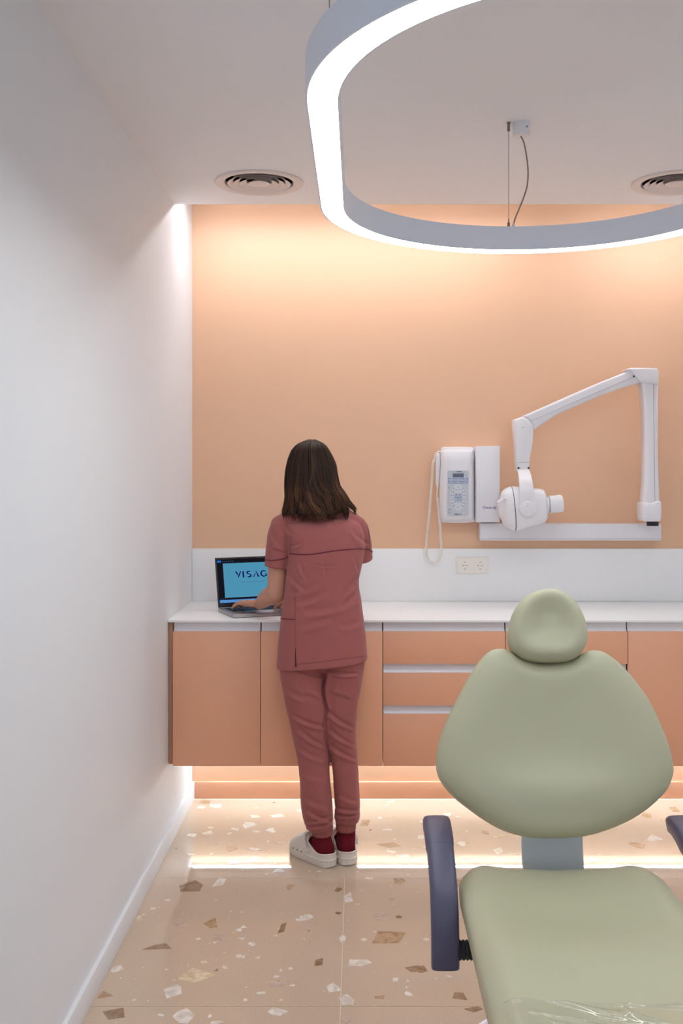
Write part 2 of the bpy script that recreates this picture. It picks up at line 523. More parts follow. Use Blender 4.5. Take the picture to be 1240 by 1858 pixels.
# ------------------------------------------------------------------ light strips in the slot and under the cabinets
def strip(name, x0, x1, y, z, w, m, label, down=True):
    t = thing(name, ((x0 + x1) / 2, y, z), label, 'light strip')
    bm = bmesh.new(); add_box(bm, x0, x1, y - w / 2 - 0.003, y + w / 2 + 0.003, z, z + 0.010)
    from_bm('channel', bm, M['lamp_metal'], t, smooth=False)
    if z > 2: 
        bm = bmesh.new(); add_box(bm, x0, x1, 4.232, y + w / 2, z + 0.010, z + 0.014)
        from_bm('bracket', bm, M['lamp_metal'], t, smooth=False)
    bm = bmesh.new(); add_box(bm, x0 + 0.004, x1 - 0.004, y - w / 2, y + w / 2, z - 0.003, z - 0.0002)
    from_bm('diffuser', bm, M[m], t, smooth=False)
strip('cove_light_strip', XL + 0.002, 0.74, 4.37, 2.684, 0.024, 'cove_light', 'warm linear light hidden in the ceiling slot above the woman')
strip('cove_light_strip', 1.02, XR - 0.01, 4.37, 2.684, 0.024, 'cove_light', 'warm linear light hidden in the ceiling slot above the x-ray arm')
strip('plinth_light_strip', XL + 0.004, XR - 0.01, 4.652, 0.307, 0.0065, 'plinth_light', 'warm linear light mirrored in the floor under the hanging cabinets')

# ------------------------------------------------------------------ ring pendant
RX, RYF, RYB, RM, RW, RZ0, RZ1 = 0.48, 1.935, 2.69, 0.5475, 0.065, 2.2005, 2.2735
def stadium(r, n=56):
    out = []
    for k in range(n + 1):
        a = math.pi * k / n; out.append((RX + r * math.cos(a), RYB + r * math.sin(a)))
    for k in range(n + 1):
        a = math.pi + math.pi * k / n; out.append((RX + r * math.cos(a), RYF + r * math.sin(a)))
    return out
def ring_mesh(name, r0, r1, z0, z1, m, parent):
    a, b = stadium(r0), stadium(r1); n = len(a); V, Fc = [], []
    for z in (z0, z1):
        V += [(x, y, z) for x, y in a]; V += [(x, y, z) for x, y in b]
    for i in range(n):
        j = (i + 1) % n
        for p, q in ((0, 1), (1, 3), (3, 2), (2, 0)):
            Fc.append((p * n + i, p * n + j, q * n + j, q * n + i))
    return from_py(name, V, Fc, m, parent, angle=40)
ring = thing('pendant_ring_light', (RX, (RYF + RYB) / 2, RZ0), 'large glowing white oval ring lamp hanging on wires below the ceiling', 'lamp')
ro, ri = RM + RW / 2, RM - RW / 2
ring_mesh('outer_shell', ro - 0.004, ro, RZ0, RZ1, M['lamp_metal'], ring)
ring_mesh('inner_shell', ri, ri + 0.004, RZ0, RZ1, M['lamp_metal'], ring)
ring_mesh('top_cover', ri + 0.004, ro - 0.004, RZ1 - 0.006, RZ1 - 0.001, M['lamp_metal'], ring)
ring_mesh('diffuser', ri + 0.004, ro - 0.004, RZ0 + 0.0005, RZ0 + 0.006, M['ring_light'], ring)
for x, y in ((0.48, 3.239), (-0.05, 1.775), (1.01, 1.775)):
    w = tube('suspension_wire', [(x, y, RZ1), (x, y, ZC - 0.03)], 0.0009, M['steel'], ring, 6)
    lathe('wire_anchor', [(0.0065, 0), (0.0065, -0.004), (0.0045, -0.005), (0.0045, -0.022), (0.005, -0.023), (0.005, -0.028)], M['steel'], w, 14, (x, y, ZC))
    lathe('wire_gripper', [(0.0045, 0), (0.0045, 0.02), (0.002, 0.022), (0.002, 0.032)], M['steel'], w, 12, (x, y, RZ1))
cn = lathe('ceiling_canopy', [(0.028, 0), (0.028, -0.038), (0.026, -0.041), (0.004, -0.042)], M['white_plastic'], ring, 28, (0.522, 3.25, ZC))
lathe('canopy_screw', [(0.003, 0), (0.003, -0.002), (0.001, -0.0025)], M['steel'], cn, 10, (0.536, 3.2255, ZC - 0.018), axis='Y')
cb = [PX(945, 236, 3.245), PX(952, 262, 3.245), PX(958, 300, 3.24), PX(958, 330, 3.24), PX(953, 352, 3.24), PX(943, 378, 3.24), PX(934, 400, 3.24), PX(932, 414, 3.24)]
cb[0].z = ZC - 0.04
tube('power_cable', spline(cb, 30), 0.0024, M['cable'], ring, 8)
lathe('cable_gland', [(0.005, 0), (0.005, 0.012), (0.003, 0.018)], M['white_plastic'], ring, 12, (cb[-1].x, 3.24, RZ1))

# ------------------------------------------------------------------ round ceiling diffusers
def vent(px, label):
    c = PX(px, 331, 3.911); c.z = ZC
    t = thing('ceiling_vent', c, label, 'air vent', 'round ceiling vents')
    lathe('duct', [(0.1355, 0.0), (0.1355, 0.155), (0.0005, 0.155), (0.0005, 0.150), (0.1335, 0.150), (0.1335, 0.0)], M['vent_dark'], t, 48, c, closed=True)
    lathe('outer_ring', [(0.170, -0.0003), (0.170, -0.004), (0.166, -0.0075), (0.156, -0.0085), (0.140, -0.006), (0.1325, -0.003), (0.1300, 0.010), (0.1330, 0.010), (0.1345, -0.0003)], M['vent_white'], t, 56, c, closed=True)
    for r0, r1 in ((0.100, 0.1215), (0.0755, 0.0985), (0.050, 0.0745)):
        lathe('louvre_ring', [(r1, -0.0075), (r1 - 0.0012, -0.0075), (r0, 0.002), (r0, 0.010), (r0 + 0.0015, 0.010), (r0 + 0.002, 0.0035)], M['vent_white'], t, 56, c, closed=True)
    lathe('centre_cone', [(0.010, 0.03), (0.012, 0.012), (0.040, -0.004), (0.0415, -0.0065), (0.038, -0.0075), (0.0005, -0.009)], M['vent_white'], t, 40, c)
    bm = bmesh.new()
    for a in range(4):
        p = Matrix.Rotation(a * math.pi / 2 + 0.5, 4, 'Z')
        v0 = len(bm.verts); add_box(bm, 0.008, 0.131, -0.002, 0.002, 0.010, 0.018)
        bm.verts.ensure_lookup_table()
        bmesh.ops.transform(bm, matrix=Matrix.Translation(c) @ p, verts=bm.verts[v0:])
    from_bm('cross_bar', bm, M['vent_white'], t, smooth=False)
vent(470.5, 'round white air vent above the woman, seen whole')
vent(1228, 'round white air vent partly hidden behind the ring lamp, above the x-ray arm')

# ------------------------------------------------------------------ hanging cabinets, worktop, splashback
YF = 4.085                                                        # plane of the cabinet fronts
def cx_(px): return (px - CX) * YF / F
def cz_(py): return EYE - (py - CY) * YF / F
ZB, ZT = cz_(1390), cz_(1146)
ZTOP = 0.8965
wt = box('worktop', XL + 0.001, XR - 0.001, 4.073, YB - 0.001, ZTOP, 0.906, M['worktop'], bev=0.0012)
tag(wt, 'long white solid worktop over the peach cabinets', 'worktop')
bs = box('splashback', XL + 0.001, XR - 0.001, YB - 0.012, YB - 0.0005, 0.9062, 1.147, M['worktop'], bev=0.001)
tag(bs, 'low white splashback panel standing on the worktop against the peach wall', 'splashback')
fp = box('filler_panel', XL + 0.002, cx_(312.3), YF + 0.012, YF + 0.03, ZB + 0.004, ZTOP - 0.001, M['peach_dark'], bev=0.0008)
tag(fp, 'narrow peach filler strip between the white side wall and the cabinets', 'panel')
def gola(x0, x1, z0, z1, parent):
    """pale recessed finger profile: a back plate and a lip curling up behind the front below"""
    prof = [(YF + 0.021, z1), (YF + 0.021, z0 + 0.010), (YF + 0.016, z0 + 0.001), (YF + 0.003, z0 - 0.002), (YF + 0.003, z0 - 0.006), (YF + 0.034, z0 - 0.006), (YF + 0.034, z1)]
    bm = bmesh.new(); add_prism(bm, [(x0, y, z) for y, z in prof], (x1 - x0, 0, 0))
    return from_bm('finger_profile', bm, M['profile'], parent, smooth=False)
def carcass(x0, x1, t):
    box('carcass', x0 + 0.001, x1 - 0.001, YF + 0.036, YB - 0.03, ZB + 0.003, ZTOP - 0.001, M['carcass'], t)
def front(name, x0, x1, z0, z1, t):
    return box(name, x0 + 0.0012, x1 - 0.0012, YF, YF + 0.019, z0, z1, M['peach_lacquer'], t, bev=0.0008)
def door_cabinet(p0, p1, label, double=None):
    x0, x1 = cx_(p0), cx_(p1)
    t = thing('wall_hung_cabinet', ((x0 + x1) / 2, (YF + YB) / 2, ZB), label, 'cabinet', 'peach hanging cabinets')
    carcass(x0, x1, t)
    xs = [x0] + ([cx_(double)] if double else []) + [x1]
    for a, b in zip(xs, xs[1:]):
        d = front('door', a, b, ZB, ZT, t)
        gola(a + 0.0025, b - 0.0025, ZT, ZTOP - 0.002, d)
def drawer_cabinet(p0, p1, label):
    x0, x1 = cx_(p0), cx_(p1)
    t = thing('drawer_cabinet', ((x0 + x1) / 2, (YF + YB) / 2, ZB), label, 'cabinet', 'peach drawer units')
    carcass(x0, x1, t)
    for (a, b, top) in ((1146, 1204.7, None), (1221.4, 1280, 1204.7), (1296, 1390, 1280)):
        d = front('drawer', x0, x1, cz_(b), cz_(a), t)
        gola(x0 + 0.0025, x1 - 0.0025, cz_(a), ZTOP - 0.002 if top is None else cz_(top) - 0.0005, d)
door_cabinet(313, 473, 'narrow peach single-door cabinet next to the white side wall')
door_cabinet(473, 695, 'peach single-door cabinet directly behind the standing woman')
drawer_cabinet(695, 918, 'peach three-drawer unit between the woman and the dental chair')
drawer_cabinet(918, 1140, 'peach three-drawer unit mostly hidden behind the dental chair back')
door_cabinet(1140, 1361, 'peach door cabinet at the right edge of the photo beside the chair back')
# ------------------------------------------------------------------ dental x-ray on the wall
def cc(px0, py0, k, pts): return [(px0 + x / k, py0 + y / k) for x, y in pts]
K5 = lambda pts: cc(860, 640, 3.263, pts)
K4 = lambda pts: cc(760, 790, 7.144, pts)
WP = M['white_plastic']
xr = thing('xray_arm', PX(1035, 965, 4.64), 'white dental x-ray unit with folded jointed arm on a wall rail', 'x-ray machine')
YW = YB - 0.0005
rail = prism_px('wall_rail', K5([(38, 1010), (1112, 1013), (1112, 1112), (38, 1112)]), 4.60, YW - 4.60, WP, xr, bev=0.004)
b0, b1 = PX(873, 976.5, 4.6), PX(1200, 978, 4.6)
box('rail_groove', b0.x, b1.x, 4.5985, 4.603, b1.z - 0.001, b1.z + 0.001, M['grey_seam'], rail)
# vertical post
post = prism_px('vertical_arm', K5([(990, 150), (1097, 150), (1096, 400), (1096, 620), (1101, 780), (1105, 900), (1004, 900), (1010, 820), (1016, 740), (1016, 520), (1013, 340), (1003, 250)]), 4.49, 0.075, WP, xr, bev=0.012, seg=4)
tube('cover_seam', [PX(*p, 4.4892) for p in K5([(1065, 160), (1070, 600), (1074, 890)])], 0.0012, M['grey_seam'], post, 6)
collar = prism_px('pivot_collar', K5([(1003, 885), (1065, 893), (1080, 880), (1112, 878), (1116, 940), (1110, 1000), (1008, 1000), (1003, 950)]), 4.472, 0.11, WP, xr, bev=0.010, seg=3)
for pts in ([(1010, 902), (1036, 902), (1036, 935), (1010, 935)], [(1008, 950), (1040, 950), (1040, 958), (1008, 958)], [(1092, 932), (1102, 932), (1102, 946), (1092, 946)]):
    prism_px('clip', K5(pts), 4.4695, 0.006, WP, collar, bev=0.0015, seg=2)
c = PX(860 + 1060 / 3.263, 640 + 1008 / 3.263, 4.53)
lathe('pivot_shaft', [(0.026, -0.012), (0.026, 0.02)], M['dark_rubber'], xr, 20, c)
# elbow at the top and the sloping arm
prism_px('top_elbow', K5([(898, 98), (935, 88), (1010, 88), (1085, 91), (1098, 98), (1098, 190), (1030, 178), (985, 172), (955, 140), (937, 110)]), 4.478, 0.095, WP, xr, bev=0.011, seg=4)
arm = prism_px('sloping_arm', K5([(940, 98), (955, 135), (992, 172), (962, 186), (860, 216), (740, 260), (600, 320), (500, 364), (430, 408), (355, 462), (345, 420), (322, 390), (288, 377), (500, 283), (740, 178)]), 4.487, 0.078, WP, xr, bev=0.012, seg=4)
tube('cover_seam', [PX(*p, 4.4862) for p in K5([(955, 142), (860, 178), (600, 290), (335, 405)])], 0.0011, M['grey_seam'], arm, 6)
lathe('pivot_screw', [(0.004, 0), (0.004, -0.004), (0.001, -0.0045)], M['dark_rubber'], arm, 14, PX(*K5([(948, 140)])[0], 4.477), axis='Y')
link_ = prism_px('drop_link', K5([(238, 396), (262, 388), (288, 378), (322, 392), (352, 425), (355, 470), (352, 530), (342, 590), (334, 640), (330, 702), (262, 712), (256, 640), (250, 540), (243, 460)]), 4.475, 0.085, WP, xr, bev=0.010, seg=3)
tube('cover_seam', [PX(*p, 4.4742) for p in K5([(256, 650), (331, 650)])], 0.0012, M['grey_seam'], link_, 6)
for x in (265, 325):
    lathe('pivot_screw', [(0.0045, 0), (0.0045, -0.003), (0.001, -0.004)], M['dark_rubber'], link_, 14, PX(*K5([(x, 682)])[0], 4.4755), axis='Y')
tube('pivot_screw', [PX(*K5([(292, 442)])[0], 4.474), PX(*K5([(292, 442)])[0], 4.4765)], 0.003, M['grey_seam'], link_, 12)
# fork that carries the tube head
mb = MB()
fork_path = [PX(*p, y) for p, y in (((950.0, 852.0), 4.47), ((952.5, 862.0), 4.415), ((955.0, 880.0), 4.38), ((956.5, 900.0), 4.372), ((957.5, 917.0), 4.372))]
fr = spline(fork_path, 18)
V, Fc = [], []
for i, p in enumerate(fr):
    t = i / 18
    hw = 0.026 + 0.009 * t
    for k in range(16):
        a = 2 * math.pi * k / 16
        V.append(p + Vector((hw * math.copysign(abs(math.cos(a)) ** 0.6, math.cos(a)), 0.013 * math.copysign(abs(math.sin(a)) ** 0.6, math.sin(a)), 0)))
for i in range(18):
    for k in range(16):
        Fc.append((i * 16 + k, i * 16 + (k + 1) % 16, (i + 1) * 16 + (k + 1) % 16, (i + 1) * 16 + k))
Fc += [tuple(range(16)), tuple(range(18 * 16, 19 * 16))]
mb.add(V, Fc)
c0 = PX(957.5, 921, 4.372)
mb.add(*lathe_data([(0.030, -0.014), (0.037, -0.010), (0.0385, 0.0), (0.0385, 0.018)], 36, c0, 'Y', False))
fork = mb.build('fork', WP, xr, angle=40)
for dz in (0.016, 0.008):
    tube('embossed_mark', [c0 + Vector((-0.008, -0.0145, dz)), c0 + Vector((0.006, -0.0145, dz))], 0.0008, M['grey_seam'], fork, 6)
# tube head: a rounded drum lying along x, with a darker joint, a cone to the right
KH = lambda pts: cc(890, 840, 8.267, pts)
def drum(name, top, bot, Y, hy, m, parent, cap_l, cap_r):
    """loft between an upper and a lower outline (pixels at depth Y), round in depth"""
    n = len(top); V, Fc = [], []
    S = 32
    for i in range(n):
        a, b = PX(*top[i], Y), PX(*bot[i], Y)
        c = (a + b) / 2; h = (a - b) / 2
        d = hy * (h.length / 0.078)
        for k in range(S):
            t = 2 * math.pi * k / S
            ct, st = math.cos(t), math.sin(t)
            e = 0.75
            V.append(c + h * math.copysign(abs(ct) ** e, ct) + Vector((0, -d * math.copysign(abs(st) ** e, st), 0)))
    for i in range(n - 1):
        for k in range(S):
            Fc.append((i * S + k, i * S + (k + 1) % S, (i + 1) * S + (k + 1) % S, (i + 1) * S + k))
    Fc += [tuple(range(S)), tuple(range((n - 1) * S, n * S))]
    return from_py(name, V, Fc, m, parent, angle=30)
YH = 4.45
head_l = drum('rear_housing', KH([(118, 590), (140, 560), (165, 470), (180, 425), (215, 392), (255, 368), (303, 352)]), KH([(118, 745), (145, 810), (190, 890), (200, 920), (240, 960), (300, 995), (358, 1020)]), YH, 0.060, WP, xr, 0, 0)
tube('finger_tab', [PX(*KH([(120, 585)])[0], 4.40), PX(*KH([(210, 532)])[0], 4.392)], 0.006, WP, head_l, 10, round_caps=True)
drum('joint_ring', KH([(304, 351), (311, 351)]), KH([(359, 1021), (370, 1021)]), YH, 0.0605, M['dark_rubber'], xr, 0, 0)
drum('front_housing', KH([(311, 351), (340, 349), (450, 356), (600, 372), (730, 384), (790, 398), (820, 440), (832, 505)]), KH([(372, 1020), (400, 1012), (500, 985), (640, 945), (750, 915), (810, 895), (842, 850), (846, 770)]), YH, 0.060, WP, xr, 0, 0)
drum('cone_ring', KH([(826, 505), (862, 508)]), KH([(846, 770), (868, 752)]), YH, 0.085, WP, xr, 0, 0)
drum('cone_seam', KH([(858, 500), (878, 498)]), KH([(874, 750), (892, 748)]), YH, 0.083, M['grey_seam'], xr, 0, 0)
drum('aiming_cone', KH([(876, 494), (1000, 482), (1046, 474), (1062, 480), (1078, 510), (1088, 560)]), KH([(890, 754), (1010, 745), (1060, 739), (1084, 736), (1090, 715), (1094, 670)]), YH, 0.086, WP, xr, 0, 0)

# ------------------------------------------------------------------ junction box and control panel
jb = prism_px('junction_box', K4([(748, 140), (1056, 136), (1053, 1126), (748, 1130)]), 4.545, YW - 4.545, WP, None, bev=0.003, seg=2)
tag(jb, 'tall plain white box lettered Owandy between control panel and x-ray head', 'box')
M['blue_print'] = mat('blue_print', (62, 58, 142), 0.5, noise_scale=50, noise_amt=0.02)
M['grey_print'] = mat('grey_print', (92, 96, 112), 0.5, noise_scale=50, noise_amt=0.02)
p = PX(760 + 920 / 7.144, 790 + 936 / 7.144, 4.5446)
text_mesh('lettering', 'Owandy', 0.0185, p, M['blue_print'], jb)
cp = thing('control_panel', PX(831, 948, 4.64), 'white x-ray control panel with grey keypad and small display on the peach wall', 'control panel')
prism_px('back_shell', K4([(300, 165), (330, 150), (500, 146), (690, 150), (722, 165), (730, 600), (732, 1120), (600, 1135), (450, 1135), (300, 1130), (284, 1080), (284, 600)]), 4.60, YW - 4.60, WP, cp, bev=0.006)
# bulged front cover, lofted from rows of the outline
V, Fc = [], []
rows = [(190, 302, 716, 4.590), (204, 300, 720, 4.566), (225, 297, 724, 4.556), (330, 293, 733, 4.552), (560, 285, 741, 4.549), (800, 282, 743, 4.550), (1000, 284, 741, 4.554), (1060, 286, 738, 4.562), (1085, 290, 734, 4.572), (1100, 296, 728, 4.590)]
NU = 13
for y, xl, xr_, Yf in rows:
    for k in range(NU):
        u = k / (NU - 1) * 2 - 1
        q = PX(760 + ((xl + xr_) / 2 + u * (xr_ - xl) / 2) / 7.144, 790 + (y - 10 * (1 - u * u) * (1 if y < 230 else -0.6 if y > 1050 else 0)) / 7.144, Yf)
        q.y = Yf + (4.600 - Yf) * abs(u) ** 9
        V.append(q)
n = len(rows)
for i in range(n - 1):
    for k in range(NU - 1):
        a = i * NU + k; Fc.append((a, a + 1, a + NU + 1, a + NU))
o = len(V)
edge = list(range(NU)) + [i * NU + NU - 1 for i in range(1, n)] + [(n - 1) * NU + k for k in range(NU - 2, -1, -1)] + [i * NU for i in range(n - 2, 0, -1)]
for i in edge: V.append(Vector((V[i].x, 4.604, V[i].z)))
m = len(edge)
for i in range(m): Fc.append((edge[i], edge[(i + 1) % m], o + (i + 1) % m, o + i))
Fc.append(tuple(range(o, o + m)))
from_py('front_cover', V, Fc, WP, cp, angle=50)
M['keypad'] = mat('keypad_film', (198, 202, 209), 0.4, noise_scale=40, noise_amt=0.01)
M['keypad_light'] = mat('keypad_light_film', (212, 214, 220), 0.4, noise_scale=40, noise_amt=0.01)
M['keypad_blue'] = mat('keypad_blue_film', (176, 186, 208), 0.4, noise_scale=40, noise_amt=0.01)
M['lcd'] = mat('display_glass', (88, 94, 110), 0.2, noise_scale=200, noise_amt=0.08)
KK = lambda pts: cc(800, 845, 17.714, pts)
def kp_rect(x0, y0, x1, y1, r=40, n=5):
    out = []
    for cx, cy, a0 in ((x1 - r, y0 + r, -90), (x1 - r, y1 - r, 0), (x0 + r, y1 - r, 90), (x0 + r, y0 + r, 180)):
        for k in range(n + 1):
            a = math.radians(a0 + 90 * k / n); out.append((cx + r * math.cos(a), cy + r * math.sin(a)))
    return out
YK = 4.5478
kp = prism_px('keypad', KK(kp_rect(218, 155, 908, 1600, 50)), YK, 0.004, M['keypad'], cp, bev=0)
prism_px('display', KK([(388, 250), (745, 250), (745, 372), (388, 372)]), YK - 0.0006, 0.001, M['lcd'], kp, bev=0)
prism_px('button_field', KK(kp_rect(232, 385, 895, 570, 10)), YK - 0.0002, 0.001, M['keypad_blue'], kp, bev=0)
prism_px('button_field', KK([(560 + 245 * math.cos(a), 1020 + 425 * math.sin(a)) for a in [k * math.pi / 24 for k in range(48)]]), YK - 0.0003, 0.001, M['keypad_light'], kp, bev=0)
prism_px('button_field', KK(kp_rect(445, 890, 690, 1150, 10)), YK - 0.0005, 0.001, M['keypad_blue'], kp, bev=0)
bm = bmesh.new()
def mark(x, y, w, h):
    add_prism(bm, [PX(*q, YK - 0.0009) for q in KK([(x - w, y - h), (x + w, y - h), (x + w, y + h), (x - w, y + h)])], (0, 0.0006, 0))
for y in (410, 515):
    for x in (272, 415, 495, 635, 715, 855): mark(x, y, 14, 14)
for x, y in ((560, 685), (450, 768), (515, 772), (610, 770), (680, 768), (415, 850), (710, 850), (500, 920), (628, 920), (500, 970), (628, 970), (405, 947), (350, 945), (722, 945), (780, 945), (560, 1050), (400, 1090), (350, 1095), (722, 1090), (785, 1095), (478, 1165), (560, 1165), (645, 1165), (412, 1192), (705, 1192), (365, 1210), (760, 1210), (445, 1275), (675, 1275), (410, 1300), (720, 1300), (560, 1350), (272, 705), (270, 1390), (270, 1448), (270, 1510), (368, 832), (758, 832), (410, 728), (725, 728)):
    mark(x, y, 13, 12)
for y in (1390, 1448, 1510): mark(318, y, 22, 5)
mark(560, 1020, 240, 3); mark(560, 575, 330, 2); mark(318, 305, 26, 4); mark(815, 310, 26, 4); mark(820, 310, 4, 26)
f = from_bm('key_marks', bm, M['grey_print'], kp, smooth=False); f['kind'] = 'stuff'
bm = bmesh.new()
mark(460, 203, 14, 10); mark(595, 192, 88, 14); mark(510, 1560, 68, 13); mark(630, 1560, 48, 8)
f = from_bm('small_print', bm, M['grey_print'], kp, smooth=False); f['kind'] = 'stuff'

# hand switch on its coiled cord
hs = thing('hand_switch', PX(795, 1020, 4.6), 'white hand switch hanging on a coiled cord beside the control panel', 'hand switch')
hp = [(252, 252), (252, 300), (250, 400), (248, 520), (244, 600), (243, 636)]
hr = [0.0085, 0.0105, 0.0102, 0.0090, 0.0082, 0.0076]
tube('handle', [PX(*q, 4.60) for q in K4(hp)], hr, WP, hs, 16, round_caps=True)
tube('strain_relief', [PX(*q, 4.602) for q in K4([(243, 634), (246, 690), (240, 740), (236, 800)])], [0.005, 0.003, 0.0022, 0.0022], M['cream_plastic'], hs, 10)
tube('holder_hook', [PX(*q, y) for q, y in zip(K4([(296, 208), (262, 206), (225, 228), (207, 280), (206, 330)]), (4.60, 4.60, 4.60, 4.605, 4.61))], 0.0032, M['cream_plastic'], cp, 10)
guide = spline([PX(*q, y) for q, y in zip(K4([(245, 800), (258, 950), (272, 1120), (285, 1300), (294, 1440), (285, 1560), (240, 1632), (185, 1650), (130, 1620), (100, 1530), (103, 1400), (118, 1200), (145, 950), (165, 680), (178, 480), (188, 340), (205, 325)]), (4.60, 4.605, 4.61, 4.62, 4.63, 4.635, 4.635, 4.635, 4.635, 4.635, 4.63, 4.625, 4.62, 4.615, 4.61, 4.61, 4.61))], 600)
L = [0.0]
for a, b in zip(guide, guide[1:]): L.append(L[-1] + (b - a).length)
gf = frames(guide)
turns, N = 150, 150 * 9
path = []
for i in range(N + 1):
    s = L[-1] * i / N
    k = min(int(np.searchsorted(L, s)), len(guide) - 1)
    p_, t_, u_, w_ = gf[k]
    a = 2 * math.pi * turns * i / N
    path.append(p_ + u_ * (0.0052 * math.cos(a)) + w_ * (0.0052 * math.sin(a)))
tube('coiled_cord', path, 0.00165, M['cream_plastic'], hs, 5)

# ------------------------------------------------------------------ double socket on the splashback
sk = thing('double_socket', PX(857, 1042, 4.67), 'cream double wall socket on the white splashback', 'socket')
YS = YB - 0.012
prism_px('cover_frame', K4([(485, 1578), (905, 1574), (905, 1790), (485, 1796)]), YS - 0.006, 0.0058, M['cream_plastic'], sk, bev=0.0012)
prism_px('cover_plate', K4([(508, 1592), (898, 1590), (898, 1780), (508, 1784)]), YS - 0.009, 0.004, M['cream_plastic'], sk, bev=0.0008)
for sx in (600, 797):
    c = PX(*K4([(sx, 1686)])[0], YS - 0.0095)
    ins = lathe('socket_insert', [(0.0198, 0.0), (0.0198, -0.0012), (0.0182, -0.0012), (0.0176, 0.0006), (0.0005, 0.0006)], M['cream_plastic'], sk, 32, c, axis='Y')
    for dx in (-0.0085, 0.0085):
        lathe('pin_hole', [(0.0027, 0), (0.0027, -0.0004), (0.0001, -0.0004)], M['dark_rubber'], ins, 12, c + Vector((dx, 0.0004, 0)), axis='Y')
    for dz in (-0.0158, 0.0158):
        box('earth_clip', c.x - 0.0025, c.x + 0.0025, c.y - 0.002, c.y + 0.001, c.z + dz - 0.0016, c.z + dz + 0.0016, M['steel'], ins)
    lathe('centre_screw', [(0.0016, 0), (0.0016, -0.0004), (0.0001, -0.0004)], M['grey_seam'], ins, 10, c + Vector((0, 0.0004, 0)), axis='Y')

# ------------------------------------------------------------------ laptop
M['laptop_grey'] = mat('laptop_silver', (178, 174, 174), 0.35, metal=0.7, bump=0.05, bump_scale=600)
M['laptop_black'] = mat('laptop_black', (24, 22, 26), 0.4, noise_scale=40, noise_amt=0.05)
M['key_black'] = mat('key_black', (52, 48, 52), 0.5, noise_scale=40, noise_amt=0.05)
M['screen_dark'] = emitter('screen_dark', lin((22, 20, 28))[:3], 1.0 / 2.5)
M['screen_sky'] = emitter('screen_sky', lin((78, 146, 178))[:3], 1.0 / 2.5)
M['screen_bar'] = emitter('screen_bar', lin((84, 142, 208))[:3], 1.0 / 2.5)
M['screen_tab'] = emitter('screen_tab', lin((30, 110, 200))[:3], 1.0 / 2.5)
M['screen_ink'] = emitter('screen_ink', lin((14, 16, 92))[:3], 1.0 / 2.5)
M['screen_grey'] = emitter('screen_grey', lin((64, 112, 150))[:3], 1.0 / 2.5)
lo = Vector((-0.503, 4.113, 0.9062))
ldir, lback = Vector((0.912, 0.410, 0)), Vector((-0.410, 0.912, 0))
LM = Matrix(((ldir.x, lback.x, 0, lo.x), (ldir.y, lback.y, 0, lo.y), (0, 0, 1, lo.z), (0, 0, 0, 1)))
lap = thing('laptop', LM @ Vector((0.155, 0.11, 0)), 'open grey laptop with blue screen standing on the worktop in front of the woman', 'laptop')
def lbox(name, x0, x1, y0, y1, z0, z1, m, parent, bev=0, T=LM):
    bm = bmesh.new(); add_box(bm, x0, x1, y0, y1, z0, z1); bevel_bm(bm, bev, 2)
    bmesh.ops.transform(bm, matrix=T, verts=bm.verts)
    return from_bm(name, bm, m, parent)
LW, LD, LT = 0.318, 0.222, 0.0155
lb = lbox('base', 0, LW, 0, LD, 0.001, LT, M['laptop_grey'], lap, 0.003)
kb = lbox('keyboard', 0.02, LW - 0.02, 0.098, 0.200, LT - 0.001, LT + 0.0003, M['laptop_black'], lb)
bm = bmesh.new()
for r in range(5):
    x = 0.022; y = 0.181 - r * 0.0198
    ws = [0.018] * 14 if r < 4 else [0.018, 0.018, 0.018, 0.018, 0.09, 0.018, 0.018, 0.018, 0.018, 0.018]
    for w in ws:
        if x + w > LW - 0.02: break
        add_box(bm, x, x + w - 0.002, y, y + 0.0172, LT, LT + 0.0016); x += w + 0.0015
bmesh.ops.transform(bm, matrix=LM, verts=bm.verts)
f = from_bm('keys', bm, M['key_black'], lb, smooth=False); f['kind'] = 'stuff'
lbox('touchpad', 0.105, 0.215, 0.012, 0.082, LT - 0.0005, LT + 0.0003, M['grey_seam'], lb)
TILT = math.radians(14)
SM = LM @ Matrix.Translation((0, LD - 0.006, LT)) @ Matrix.Rotation(-TILT, 4, 'X')       # screen plane: x right, z up, front at y = 0
sc_ = lbox('screen_lid', 0.0, LW, 0.0, 0.006, 0.002, 0.216, M['laptop_black'], lap, 0.002, SM)
lbox('lid_back', 0.0, LW, 0.0062, 0.0085, 0.002, 0.216, M['laptop_grey'], sc_, 0.001, SM)
lbox('display', 0.006, LW - 0.006, -0.0005, 0.001, 0.018, 0.208, M['screen_dark'], sc_, 0, SM)
lbox('window_page', 0.032, 0.270, -0.0008, 0.0, 0.042, 0.190, M['screen_sky'], sc_, 0, SM)
lbox('task_bar', 0.008, LW - 0.008, -0.0008, 0.0, 0.021, 0.033, M['screen_bar'], sc_, 0, SM)
lbox('corner_tab', 0.008, 0.024, -0.0008, 0.0, 0.194, 0.203, M['screen_tab'], sc_, 0, SM)
bm = bmesh.new()
for k in range(6): add_box(bm, 0.031 + k * 0.009, 0.034 + k * 0.009, -0.0008, 0, 0.197, 0.200)
for k in range(3): add_box(bm, 0.012 + k * 0.009, 0.015 + k * 0.009, -0.0008, 0, 0.0365, 0.039)
bmesh.ops.transform(bm, matrix=SM, verts=bm.verts)
from_bm('menu_marks', bm, M['screen_grey'], sc_, smooth=False)['kind'] = 'stuff'
